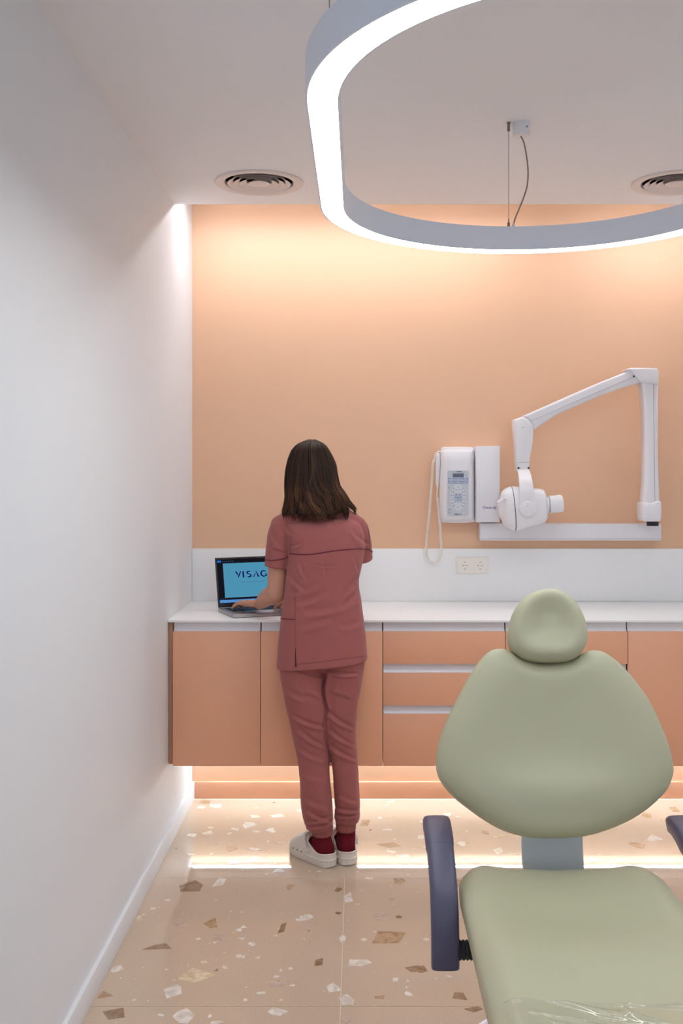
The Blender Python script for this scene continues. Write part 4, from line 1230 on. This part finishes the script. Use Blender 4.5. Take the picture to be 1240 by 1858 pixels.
# --- folds: soft ridges pressed into cloth along lines seen on the back
def fold_displace(me, folds, back_only=True, rnd=0.0, seed=0.0, rs=7.0):
    co, no = get_co(me)
    px = CX + F * co[:, 0] / co[:, 1]; py = CY + F * (EYE - co[:, 2]) / co[:, 1]
    disp = np.zeros(len(co))
    facing = np.clip(-no[:, 1] + 0.45, 0, 1)
    for (x0, y0, x1, y1, w, A) in folds:
        dx, dy = x1 - x0, y1 - y0; L2 = dx * dx + dy * dy; Ln = math.sqrt(L2)
        t = ((px - x0) * dx + (py - y0) * dy) / L2
        d = ((px - x0) * dy - (py - y0) * dx) / Ln - math.copysign(1, A) * 0
        d = d + 0.06 * Ln * np.sin(np.clip(t, 0, 1) * math.pi) * (1 if (x0 + y0) % 2 else -1)
        tt = np.clip(t, 0, 1); end = np.sin(np.clip(tt * 0.96 + 0.02, 0, 1) * math.pi) ** 0.6 * ((t > -0.0) & (t < 1.0))
        disp += A * end * (np.exp(-(d / w) ** 2) - 0.75 * np.exp(-((d - 1.7 * w) / (1.1 * w)) ** 2)) * facing
    if rnd:
        for i in range(len(co)):
            p = Vector(co[i])
            n1 = noise.noise(Vector((p.x * rs, p.y * rs, p.z * rs * 0.7 + p.x * 4)) + Vector((seed, 0, 0)))
            n2 = noise.noise(Vector((p.x * rs * 2.6, p.y * rs * 2.6, p.z * rs * 1.6 - p.x * 9)) + Vector((0, seed, 3)))
            disp[i] += rnd * (n1 + 0.4 * (1 - 2 * abs(n2)))
    set_co(me, co + no * disp[:, None])

# --- trousers
K2 = lambda x, y: (480 + x / 4.423, 1180 + y / 4.423)
def leg_rows(rows):
    out = []
    for py, xl, xr_, cy, rf, rb in rows:
        z = sz(py, cy); a, b = sx(xl, cy), sx(xr_, cy)
        out.append(((a + b) / 2, cy, z, (b - a) / 2, rf, rb))
    return out
legL = leg_rows([(1170, 508, 586, 3.945, .085, .105), (1215, 508, 592, 3.94, .085, .10), (1250, 514, 595, 3.935, .080, .088), (1280, 519, 597, 3.93, .075, .080), (1330, 530, 598, 3.93, .066, .070), (1380, 541, 597.5, 3.925, .060, .066), (1420, 545, 600, 3.915, .056, .064), (1460, 547, 603, 3.912, .054, .062), (1478, 550, 604, 3.912, .053, .060), (1490, 553, 604, 3.912, .053, .060), (1499, 556, 603, 3.912, .050, .056), (1503, 560, 602, 3.912, .044, .049)])
legR = leg_rows([(1165, 588, 664, 3.945, .085, .105), (1210, 586, 661, 3.945, .085, .10), (1245, 588, 656, 3.94, .080, .086), (1280, 590, 649, 3.938, .074, .078), (1330, 593, 646, 3.938, .066, .068), (1380, 602, 649, 3.938, .060, .064), (1420, 605, 652, 3.938, .056, .062), (1458, 608, 654, 3.938, .053, .060), (1470, 608, 654, 3.938, .052, .058), (1481, 608, 654, 3.938, .051, .057), (1488, 609, 652, 3.938, .048, .052), (1492, 611, 649, 3.938, .042, .046)])
tro = MB()
for rows in (legL, legR):
    rr = lerp_rows(rows, 48)
    tro.add(*loft([(r[0], r[1], r[2], r[3], r[3], r[4], r[5], 2.3) for r in rr], 56))
tro.add(*loft([(-0.137, 3.942, 0.96, 0.125, 0.125, 0.08, 0.085, 2.3), (-0.137, 3.94, 0.86, 0.158, 0.158, 0.09, 0.10, 2.4), (-0.137, 3.94, 0.79, 0.160, 0.158, 0.088, 0.100, 2.4), (-0.139, 3.942, 0.735, 0.135, 0.13, 0.07, 0.062, 2.3)], 56))
tme = remeshed(tro.V, tro.F, 0.0042, 5)
F2 = [(496, 185, 503, 480, 3.0, -.013), (502, 470, 512, 800, 2.6, -.010), (240, 170, 480, 235, 3.2, .006), (500, 170, 745, 205, 2.6, .008), (150, 320, 330, 420, 4, .004), (215, 540, 510, 640, 3.2, .0065), (250, 640, 500, 800, 3.4, .0065), (500, 510, 725, 650, 3.2, .0065), (505, 640, 725, 785, 3.0, .006), (515, 770, 740, 900, 3.2, .006), (260, 800, 480, 905, 3.4, .004), (470, 400, 330, 330, 4, .003), (700, 380, 520, 330, 4, .003), (335, 1300, 545, 1395, 3.0, .007), (325, 1390, 545, 1345, 2.6, .006), (330, 1425, 540, 1400, 2.2, .005), (560, 1280, 770, 1305, 2.8, .007), (560, 1340, 760, 1330, 2.4, .006), (300, 1200, 520, 1290, 4, .003), (590, 1180, 740, 1240, 4, .003), (300, 1010, 480, 1060, 5, .002)]
fold_displace(tme, [(*K2(a, b), *K2(c_, d), w, A * 1.35) for a, b, c_, d, w, A in F2], rnd=0.0030, seed=2.0, rs=9)
smooth_mesh(tme, math.pi)
tro_o = link('trousers', tme, M['scrub'], person)
def ribbed(name, c, r0, r1, z0, z1, m, parent, n=22, amp=0.0016, lean=(0, 0)):
    V, Fc = [], []
    S, R = n * 4, 8
    for j in range(R + 1):
        t = j / R
        for k in range(S):
            a = 2 * math.pi * k / S
            r = r0 + (r1 - r0) * t + amp * math.cos(n * a) * (1 - 0.5 * abs(2 * t - 1) ** 6) + (-0.002 if j in (0, R) else 0)
            V.append(Vector((c[0] + lean[0] * t + r * math.cos(a), c[1] + lean[1] * t + r * 1.08 * math.sin(a), z0 + (z1 - z0) * t)))
    for j in range(R):
        for k in range(S): Fc.append((j * S + k, j * S + (k + 1) % S, (j + 1) * S + (k + 1) % S, (j + 1) * S + k))
    Fc += [tuple(range(S)), tuple(range(R * S, (R + 1) * S))]
    return from_py(name, V, Fc, m, parent, angle=80)
cL, cR = sx(585, 3.912), sx(628, 3.938)
ribbed('cuff', (cL + 0.001, 3.912), 0.0385, 0.0392, sz(1521, 3.875), sz(1494, 3.912), M['scrub'], tro_o)
ribbed('cuff', (cR, 3.938), 0.0372, 0.0382, sz(1513, 3.90), sz(1483, 3.938), M['scrub'], tro_o)

# --- socks and clogs
for s in 'LR':
    h, d = FOOT[s]
    k = MB()
    a = J['an' + s]
    k.tube([a + Vector((0, 0, 0.045)), a + Vector((0, 0, -0.005)), h + d * 0.008 + Vector((0, 0, 0.058))], [0.0365, 0.0365, 0.036], 22, round_caps=True)
    k.tube([h + d * 0.004 + Vector((0, 0, 0.058)), h + d * 0.07 + Vector((0, 0, 0.058)), h + d * 0.13 + Vector((0, 0, 0.050)), h + d * 0.17 + Vector((0, 0, 0.044))], [0.036, 0.033, 0.025, 0.018], 22, round_caps=True)
    me = remeshed(k.V, k.F, 0.004, 6); smooth_mesh(me, math.pi)
    link('sock', me, M['sock'], person)

def clog(h, d, mirror):
    """foam clog: thick sole, closed vamp in front, low wall round the heel, pivoting strap folded forward"""
    side = Vector((d.y, -d.x, 0)) * mirror
    L_, back = 0.248, -0.042
    def halfw(t, s):                                                   # t 0 heel .. 1 toe ; s +1 = inner side
        base = 0.036 + 0.013 * math.sin(min(1, t / 0.75) * math.pi / 2) ** 1.5
        e = 1.0
        if t < 0.16: e = math.sqrt(max(0, 1 - ((0.16 - t) / 0.16) ** 2))
        if t > 0.70: e = math.sqrt(max(0, 1 - ((t - 0.70) / 0.30) ** 2.3))
        return base * e + 0.0004
    def P3(t, u, z): return h + d * (back + L_ * t) + side * u + Vector((0, 0, z))
    ts = [0.0, .004, .012, .025, .045, .07, .1, .14, .18, .23, .28, .33, .38, .43, .48, .53, .58, .63, .68, .73, .78, .82, .86, .90, .93, .955, .975, .99, 1.0]
    NP = 28
    # sole, with a rocker at heel and toe
    V, Fc = [], []
    def rocker(t): return 0.012 * max(0, (t - 0.75) / 0.25) ** 2 + 0.006 * max(0, (0.12 - t) / 0.12) ** 2
    mid = lambda t: 0.004 * math.sin(t * math.pi)                      # slight arch of the outline
    SECT = [(-0.94, 0.0), (-1.0, 0.006), (-1.02, 0.016), (-1.0, 0.026), (1.0, 0.026), (1.02, 0.016), (1.0, 0.006), (0.94, 0.0)]
    for t in ts:
        for q, z in SECT:
            V.append(P3(t, halfw(t, q) * q + mid(t), rocker(t) + z + (0.004 * (1 - t) if z > 0.02 else 0)))
    n = len(SECT)
    for i in range(len(ts) - 1):
        for k in range(n): Fc.append((i * n + k, i * n + (k + 1) % n, (i + 1) * n + (k + 1) % n, (i + 1) * n + k))
    Fc += [tuple(range(n)), tuple(range((len(ts) - 1) * n, len(ts) * n))]
    root = from_py('clog', V, Fc, M['clog'], person, angle=50)
    # upper: cross-section arches, open behind the instep
    V, Fc = [], []
    def top_h(t): return float(np.interp(t, [0, .06, .15, .25, .36, .46, .52, .6, .7, .8, .88, .94, .98, 1.0], [.054, .052, .049, .051, .066, .090, .099, .098, .090, .079, .066, .053, .040, .030]))
    NA = 24
    def arch(t, inset):
        """points from outer sole edge over the foot to the inner edge; open sections keep only the lower walls"""
        w = max(0.0006, halfw(t, 1) - inset); H = top_h(t) - inset * 0.9; z0 = 0.022 + rocker(t)
        out = []
        openf = min(1.0, max(0.0, (0.50 - t) / 0.06))
        for k in range(NA + 1):
            a = math.pi * k / NA
            ca, sa = math.cos(a), math.sin(a)
            x = -w * math.copysign(abs(ca) ** 0.62, ca); z = z0 + (H - z0) * sa ** 0.75
            # open section: fold the crown down onto the wall's rim
            lim = w - 0.0015
            if openf > 0:
                xo = math.copysign(max(abs(x), lim), x if abs(x) > 1e-6 else (-1 if k <= NA // 2 else 1))
                frac = min(k, NA - k) / (NA / 2)
                zo = z0 + (H - z0) * min(1, frac * 1.6)
                x = x + (xo - x) * openf; z = z + (zo - z) * openf
            out.append((x, z))
        return out
    half = NA // 2
    tt = [t for t in ts]
    rows_o = [[P3(t, x + mid(t), z) for x, z in arch(t, 0.0)] for t in tt]
    rows_i = [[P3(t + (0.004 if t < .05 else -0.004 if t > .95 else 0), x + mid(t), z) for x, z in arch(t, 0.0045)] for t in tt]
    mbu = MB()
    W = NA + 1
    m = len(tt)
    for rows, flip in ((rows_o, 0), (rows_i, 1)):
        V = [p for r in rows for p in r]; Fc = []
        for i in range(m - 1):
            for k in range(NA):
                if tt[i + 1] <= 0.50 and k in (half - 1, half): continue      # the mouth
                Fc.append((i * W + k, i * W + k + 1, (i + 1) * W + k + 1, (i + 1) * W + k))
        mbu.add(V, Fc)
    for rows in (rows_o, rows_i):                                      # close the heel
        V = list(rows[0]); mbu.add(V, [(k, k + 1, NA - k - 1, NA - k) for k in range(half - 1)])
    # rim of the mouth and of the heel
    V, Fc = [], []
    om = [i for i in range(m) if tt[i] <= 0.50]
    for kk in (half - 1, half + 1):
        o = len(V)
        for i in om: V += [rows_o[i][kk], rows_i[i][kk]]
        for q in range(len(om) - 1): Fc.append((o + 2 * q, o + 2 * q + 1, o + 2 * q + 3, o + 2 * q + 2))
    i = om[-1]; o = len(V)
    for kk in (half - 1, half, half + 1): V += [rows_o[i][kk], rows_i[i][kk]]
    Fc += [(o, o + 1, o + 3, o + 2), (o + 2, o + 3, o + 5, o + 4)]
    mbu.add(V, Fc)
    up_o = mbu.build('upper', M['clog'], root, angle=60)
    # rolled rim round the opening
    rim = []
    for i in om: rim.append((rows_o[i][half - 1] + rows_i[i][half - 1]) / 2)
    i = om[-1]
    rim2 = [(rows_o[j][half + 1] + rows_i[j][half + 1]) / 2 for j in om][::-1]
    rim += [(rows_o[i][half] + rows_i[i][half]) / 2] + rim2
    tube('rim', spline(rim, 90), 0.0034, M['clog'], up_o, 8)
    # strap folded forward over the instep, with its round rivets
    strap = []
    for k in range(13):
        u = -1 + 2 * k / 12
        t = 0.42 + 0.145 * (1 - abs(u) ** 2.2)
        A_ = arch(max(t, 0.511), -0.006)
        kk = (u + 1) / 2 * (NA * 0.78) + NA * 0.11; k0 = int(kk); f_ = kk - k0
        x = A_[k0][0] * (1 - f_) + A_[min(k0 + 1, NA)][0] * f_; z = A_[k0][1] * (1 - f_) + A_[min(k0 + 1, NA)][1] * f_
        strap.append((t, x, z))
    V, Fc = [], []
    for t, x, z in strap:
        nrm = Vector((0, 0, 0))
        for dt, dn in ((-0.030, 0.0), (-0.026, 0.0045), (0.026, 0.0045), (0.030, 0.0)):
            sc2 = 1 + dn / 0.05
            V.append(P3(t + dt, x * sc2 + mid(t), z + dn * 0.6))
        for dt in (0.030, -0.030): V.append(P3(t + dt, x * 0.96 + mid(t), z - 0.003))
    for i in range(12):
        for k in range(6): Fc.append((i * 6 + k, i * 6 + (k + 1) % 6, (i + 1) * 6 + (k + 1) % 6, (i + 1) * 6 + k))
    Fc += [tuple(range(6)), tuple(range(72, 78))]
    st = from_py('strap', V, Fc, M['clog'], root, angle=50)
    for u in (-1, 1):
        x = (halfw(0.42, u) + 0.001) * u + mid(0.42)
        c = P3(0.43, x, 0.050)
        tube('rivet', [c - side * (0.004 * u), c + side * (0.0075 * u)], 0.0085, M['clog'], root, 18)
    for t in (0.56, 0.66, 0.76):                                       # air holes low on the sides
        for u in (-1, 1):
            w = halfw(t, u) * u + mid(t)
            c = P3(t, w, 0.034 + rocker(t))
            tube('air_hole', [c - side * (0.003 * u), c + side * (0.0012 * u)], 0.0026, M['dark_rubber'], root, 10)
    band = [P3(t, halfw(t, 1) * 1.015 + mid(t), 0.028) for t in ts[::-1] if t <= 0.5] + [P3(t, -halfw(t, 1) * 1.015 + mid(t), 0.028) for t in ts if 0 < t <= 0.5]
    tube('heel_band', spline(band, 80), 0.0022, M['clog'], root, 8)
    bm = bmesh.new()
    add_pts = []
    for t in ts: add_pts.append(P3(t, halfw(t, 1) * 0.95 + mid(t), 0.0))
    for t in ts[::-1]: add_pts.append(P3(t, -halfw(t, 1) * 0.95 + mid(t), 0.0))
    add_prism(bm, [p + Vector((0, 0, 0.0004)) for p in add_pts], (0, 0, 0.0045))
    from_bm('tread', bm, M['clog_sole'], root)
clog(*FOOT['L'], 1)
clog(*FOOT['R'], 1)

# --- tunic
def slit_fn(z, hem):
    """side vents: narrow cuts that open toward the hem, one on the left of the back, one on the right side"""
    def fn(a):
        k = 1.0
        for a0, ztop, w in ((math.radians(231), sz(1174), 0.042), (math.radians(340), sz(1172), 0.06)):
            if z < ztop:
                half = w * (0.35 + 0.65 * min(1, (ztop - z) / 0.08))
                d = abs(a - a0)
                if d < half: k = 1.0
        return k
    return fn
rows = [(938, 548, 632, 3.962, .050, .055), (944, 530, 645, 3.960, .062, .072), (952, 518, 655, 3.957, .078, .088), (966, 516, 660, 3.955, .092, .100), (985, 520, 662, 3.953, .104, .106), (1005, 523, 661, 3.950, .112, .108), (1035, 521, 656, 3.946, .110, .106), (1060, 518, 652, 3.943, .104, .104), (1090, 514, 656, 3.940, .103, .106), (1125, 510, 660, 3.938, .106, .112), (1160, 506, 664, 3.938, .110, .118), (1195, 503, 667, 3.938, .112, .122), (1204, 502, 668, 3.938, .113, .123)]
rr = lerp_rows([(*r,) for r in rows], 90)
sect = []
for py, xl, xr_, cy, rf, rb in rr:
    z = sz(py); a, b = sx(xl, cy), sx(xr_, cy)
    # the hem climbs from the left to the right of the picture
    sect.append(((a + b) / 2, cy, z, (b - a) / 2, (b - a) / 2, rf, rb, 2.5, slit_fn(z, 0)))
V, Fc = loft(sect, 260)
tilt = 0.017
V2 = []
for v in V:
    t = max(0.0, min(1.0, (1.0 - v.z) / 0.25))
    V2.append(Vector((v.x, v.y, v.z + tilt * t * (v.x + 0.138) / 0.17)))
tun = MB(); tun.add(V2, Fc)
def sleeve(pts, rad, flat=1.0):
    p = spline(pts, 16); r = [float(np.interp(i / 16 * (len(rad) - 1), range(len(rad)), rad)) for i in range(17)]
    tun.tube(p, r, 28)
sleeve([Vector((-0.215, 3.957, 1.315)), J['shL'] + Vector((-0.0, 0, -0.002)), J['shL'].lerp(J['elL'], 0.32) + Vector((-0.006, 0, 0)), J['shL'].lerp(J['elL'], 0.61) + Vector((-0.007, 0.0, 0))], [0.034, 0.046, 0.051, 0.049])
sleeve([Vector((-0.08, 3.960, 1.318)), Vector((-0.008, 3.964, 1.288)), Vector((0.008, 3.99, 1.225)), Vector((0.013, 4.02, 1.155))], [0.034, 0.040, 0.043, 0.043])
# shoulders: trapezius slope from the neck out to both sleeves
tun.tube([Vector((-0.305, 3.957, 1.295)), Vector((-0.21, 3.958, 1.318)), Vector((-0.145, 3.96, 1.335)), Vector((-0.075, 3.962, 1.322)), Vector((0.000, 3.963, 1.294))], [0.034, 0.050, 0.060, 0.050, 0.032], 24, round_caps=True)
ume = remeshed(tun.V, tun.F, 0.0034, 4)
K1 = lambda x, y: (480 + x / 4.127, 780 + y / 4.127)
F1 = [(120, 690, 200, 800, 3, .003), (200, 890, 300, 850, 2.6, .004), (180, 920, 60, 880, 3, .003), (250, 1000, 300, 1130, 3, .003), (330, 1000, 280, 1100, 3, .002), (380, 1020, 540, 1030, 1.6, .0025), (690, 800, 780, 880, 3, .0035), (640, 760, 760, 900, 4, .003), (250, 1330, 480, 1230, 5, .004), (200, 1250, 420, 1180, 5, .003), (300, 1400, 720, 1290, 6, .004), (690, 1060, 600, 1200, 5, .003), (700, 1180, 560, 1330, 4, .003), (170, 1100, 300, 1230, 4, .0025), (260, 1500, 500, 1440, 6, .003), (500, 660, 560, 720, 3, .002), (430, 1000, 440, 1100, 3, .002), (660, 940, 700, 1080, 3, .0025), (560, 1500, 740, 1460, 5, .0025), (20, 760, 110, 900, 4, .002)]
fold_displace(ume, [(*K1(a, b), *K1(c_, d), w, A * 1.45) for a, b, c_, d, w, A in F1], rnd=0.0026, seed=7.0, rs=7)
smooth_mesh(ume, math.pi)
tun_o = link('tunic', ume, M['scrub'], person)
tb = bvh_of(tun_o)
def on_cloth(px, py, off=0.0012):
    """the point of the tunic's back that lies behind pixel (px, py)"""
    o = Vector((0, 0, EYE)); d = (PX(px, py, 4.0) - o).normalized()
    h = tb.ray_cast(o, d)
    return None if h[0] is None else h[0] + h[1] * off
def trim(name, pts, r, m, n=40, parent=tun_o):
    pts = spline([Vector((x, y, 0)) for x, y in pts], n)
    q = [on_cloth(p.x, p.y) for p in pts]; q = [p for p in q if p is not None]
    if len(q) > 2: return tube(name, q, r, m, parent, 8)
trim('yoke_piping', [K1(*p) for p in [(190, 928), (240, 930), (320, 933), (400, 925), (500, 908), (600, 897), (700, 890), (770, 893), (785, 897)]], 0.0021, M['piping'])
trim('sleeve_piping', [K1(*p) for p in [(4, 972), (50, 977), (100, 972), (150, 962), (178, 948)]], 0.0019, M['piping'])
trim('sleeve_piping', [K1(*p) for p in [(782, 896), (800, 908), (813, 914)]], 0.0019, M['piping'])
trim('pocket_piping', [K1(*p) for p in [(122, 1411), (160, 1416), (224, 1420)]], 0.0018, M['piping'])
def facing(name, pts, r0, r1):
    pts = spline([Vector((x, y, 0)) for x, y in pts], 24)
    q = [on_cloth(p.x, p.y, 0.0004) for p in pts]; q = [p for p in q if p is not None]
    return tube(name, q, [r0 + (r1 - r0) * (i / (len(q) - 1)) for i in range(len(q))], M['facing_shade'], tun_o, 8)
M['facing_shade'] = mat('burgundy_facing_slit_shade', (58, 22, 30), 0.85, noise_scale=200, noise_amt=0.05)  # burgundy facing, darkened so its colour carries the shade inside the slits
facing('slit_shade_facing', [K1(*p) for p in [(234, 1632), (234, 1700), (237, 1776)]], 0.0008, 0.0030)
facing('slit_shade_facing', [K1(*p) for p in [(769, 1612), (771, 1650), (771, 1690)]], 0.0010, 0.0026)
trim('side_seam', [K1(*p) for p in [(233, 1130), (232, 1300), (232, 1450), (236, 1625)]], 0.0008, M['seam_thread'])
trim('armhole_seam', [K1(*p) for p in [(150, 665), (185, 740), (200, 830), (192, 925)]], 0.0009, M['seam_thread'])
trim('armhole_seam', [K1(*p) for p in [(752, 650), (770, 720), (785, 800), (788, 890)]], 0.0009, M['seam_thread'])
trim('hem_stitch', [K1(*p) for p in [(250, 1752), (400, 1740), (560, 1718), (750, 1692)]], 0.0007, M['seam_thread'])

# --- hair: a mass of strands falling from the crown to the shoulders
def hair_mat():
    m = mat('brown_hair', (58, 38, 28), 0.5, spec=0.22)
    nt = m.node_tree; b = nt.nodes['Principled BSDF']
    a = nt.nodes.new('ShaderNodeAttribute'); a.attribute_name = 'strand'
    r = nt.nodes.new('ShaderNodeValToRGB')
    e = r.color_ramp.elements; e[0].color = lin((40, 25, 18)); e[1].color = lin((112, 74, 47)); k = e.new(0.45); k.color = lin((66, 42, 29))
    nt.links.new(a.outputs['Fac'], r.inputs[0]); nt.links.new(r.outputs[0], b.inputs['Base Color'])
    b.inputs['Anisotropic'].default_value = 0.4
    return m
M['hair'] = hair_mat()
YHR = 3.99
HROWS = [  # py, left px, right px, back depth, front depth at the sides
    (797.2, 565, 569, 0.003, 0.003), (797.9, 560, 573, 0.013, 0.013), (799.5, 556, 576, 0.028, 0.028), (802, 549, 583, 0.046, 0.046), (806, 541, 589, 0.062, 0.060), (812, 535, 594, 0.078, 0.072), (819, 530, 598, 0.090, 0.080), (832, 525, 605, 0.103, 0.084), (845, 522, 610, 0.111, 0.084), (857, 520, 611.5, 0.117, 0.080), (870, 519, 613.5, 0.122, 0.074), (883, 519, 617, 0.127, 0.072), (896, 520, 627, 0.132, 0.068), (909, 519, 633, 0.137, 0.066), (919, 517, 641, 0.142, 0.064), (926, 515, 646, 0.146, 0.064), (936, 513, 648, 0.150, 0.062), (948, 511, 648, 0.154, 0.060)]
HR = np.array([(EYE - (r[0] - CY) * YHR / F, (r[1] - CX) * YHR / F, (r[2] - CX) * YHR / F, r[3], r[4]) for r in HROWS])
def hair_point(phi, z, depth=1.0):
    """phi = 0 straight back, +-pi/2 the sides; depth scales toward the middle"""
    zz = HR[::-1, 0]
    xl, xr_, rb, rf = (float(np.interp(z, zz, HR[::-1, i])) for i in (1, 2, 3, 4))
    cx = (xl + xr_) / 2; w = (xr_ - xl) / 2
    s, c = math.sin(phi), math.cos(phi)
    x = cx + w * depth * math.copysign(abs(s) ** 0.85, s)
    y = YHR - (rb if c > 0 else rf) * depth * math.copysign(abs(c) ** 0.85, c)
    return Vector((x, y, z))
hr = random.Random(5)
ztop = float(HR[0, 0])
# inner mass
V, Fc = [], []
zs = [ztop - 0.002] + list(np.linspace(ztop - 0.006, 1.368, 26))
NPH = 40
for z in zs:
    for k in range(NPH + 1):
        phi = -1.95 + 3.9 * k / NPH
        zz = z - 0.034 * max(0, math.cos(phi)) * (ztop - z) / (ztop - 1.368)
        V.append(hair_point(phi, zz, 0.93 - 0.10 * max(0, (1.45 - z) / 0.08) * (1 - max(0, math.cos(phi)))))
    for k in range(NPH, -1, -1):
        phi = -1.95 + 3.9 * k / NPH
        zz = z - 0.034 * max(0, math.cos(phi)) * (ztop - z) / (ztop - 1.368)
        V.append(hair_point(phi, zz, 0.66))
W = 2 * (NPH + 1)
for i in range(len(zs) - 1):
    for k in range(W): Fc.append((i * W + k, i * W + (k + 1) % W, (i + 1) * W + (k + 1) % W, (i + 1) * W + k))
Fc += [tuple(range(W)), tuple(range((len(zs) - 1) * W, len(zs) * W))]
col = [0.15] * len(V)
SIDES = 4
def lock(phi0, zend, r, depth, tint, wave, drift, curl):
    path, rad = [], []
    n = 22
    for i in range(n + 1):
        t = i / n
        z = ztop - 0.0015 - (ztop - zend) * t ** 1.25
        k = max(0, (t - 0.45) / 0.55)
        ph = phi0 + drift * k + wave[0] * math.sin(wave[1] * t + wave[2]) * k
        d = depth + 0.02 * math.sin(wave[1] * 1.3 * t + wave[2] + 1) * k
        p = hair_point(ph, z, d)
        if curl and t > 0.82: p.x += curl * (t - 0.82) / 0.18 * 0.5; p.y += abs(curl) * (t - 0.82) / 0.18
        path.append(p); rad.append(r * (0.55 + 0.45 * min(1, t * 6)) * (1 - 0.75 * max(0, (t - 0.72) / 0.28) ** 1.3))
    v, f = tube_data(path, rad, SIDES)
    o = len(V)
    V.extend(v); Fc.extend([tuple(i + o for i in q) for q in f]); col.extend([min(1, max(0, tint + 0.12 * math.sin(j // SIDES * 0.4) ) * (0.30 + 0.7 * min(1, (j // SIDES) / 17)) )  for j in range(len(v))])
NC = 46
clumps = []
for k in range(NC):
    ph = -1.95 + 3.9 * k / (NC - 1) + hr.uniform(-.03, .03)
    clumps.append((ph, hr.uniform(0.05, 0.75), (hr.uniform(.10, .26), hr.uniform(7, 13), hr.uniform(0, 6)), hr.uniform(-.10, .10), hr.choice((-0.018, -0.008, 0.0, 0.010, 0.022)), hr.uniform(-0.026, 0.026), hr.uniform(-0.055, 0.035)))
for k in range(1700):
    cph, ctint, cw, cd, cz_2, cc_, cdep = clumps[hr.randrange(NC)]
    phi = max(-1.98, min(1.98, cph + hr.gauss(0, 0.045)))
    base_end = 1.322 + cz_2 + 0.010 * min(1, abs(phi))
    if phi > 0.85: base_end += 0.024 * min(1, (phi - 0.85) / 0.3)
    if phi < -1.0: base_end += 0.002
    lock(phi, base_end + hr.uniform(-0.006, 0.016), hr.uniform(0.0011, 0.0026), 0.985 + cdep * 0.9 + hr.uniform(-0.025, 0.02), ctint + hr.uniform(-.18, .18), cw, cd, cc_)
for k in range(60):                                                   # a few fly-away hairs
    phi = hr.uniform(-1.9, 1.9)
    lock(phi, hr.uniform(1.325, 1.36), 0.0004, hr.uniform(1.01, 1.06), 0.7, (0.1, 7, hr.uniform(0, 6)), hr.uniform(-.15, .15), 0)
me = bpy.data.meshes.new('hair')
me.from_pydata([tuple(v) for v in V], [], Fc)
at = me.attributes.new('strand', 'FLOAT', 'POINT')
at.data.foreach_set('value', np.array(col, np.float32))
bm = bmesh.new(); bm.from_mesh(me); bmesh.ops.recalc_face_normals(bm, faces=bm.faces); bm.to_mesh(me); bm.free()
smooth_mesh(me, math.pi)
link('hair', me, M['hair'], person)
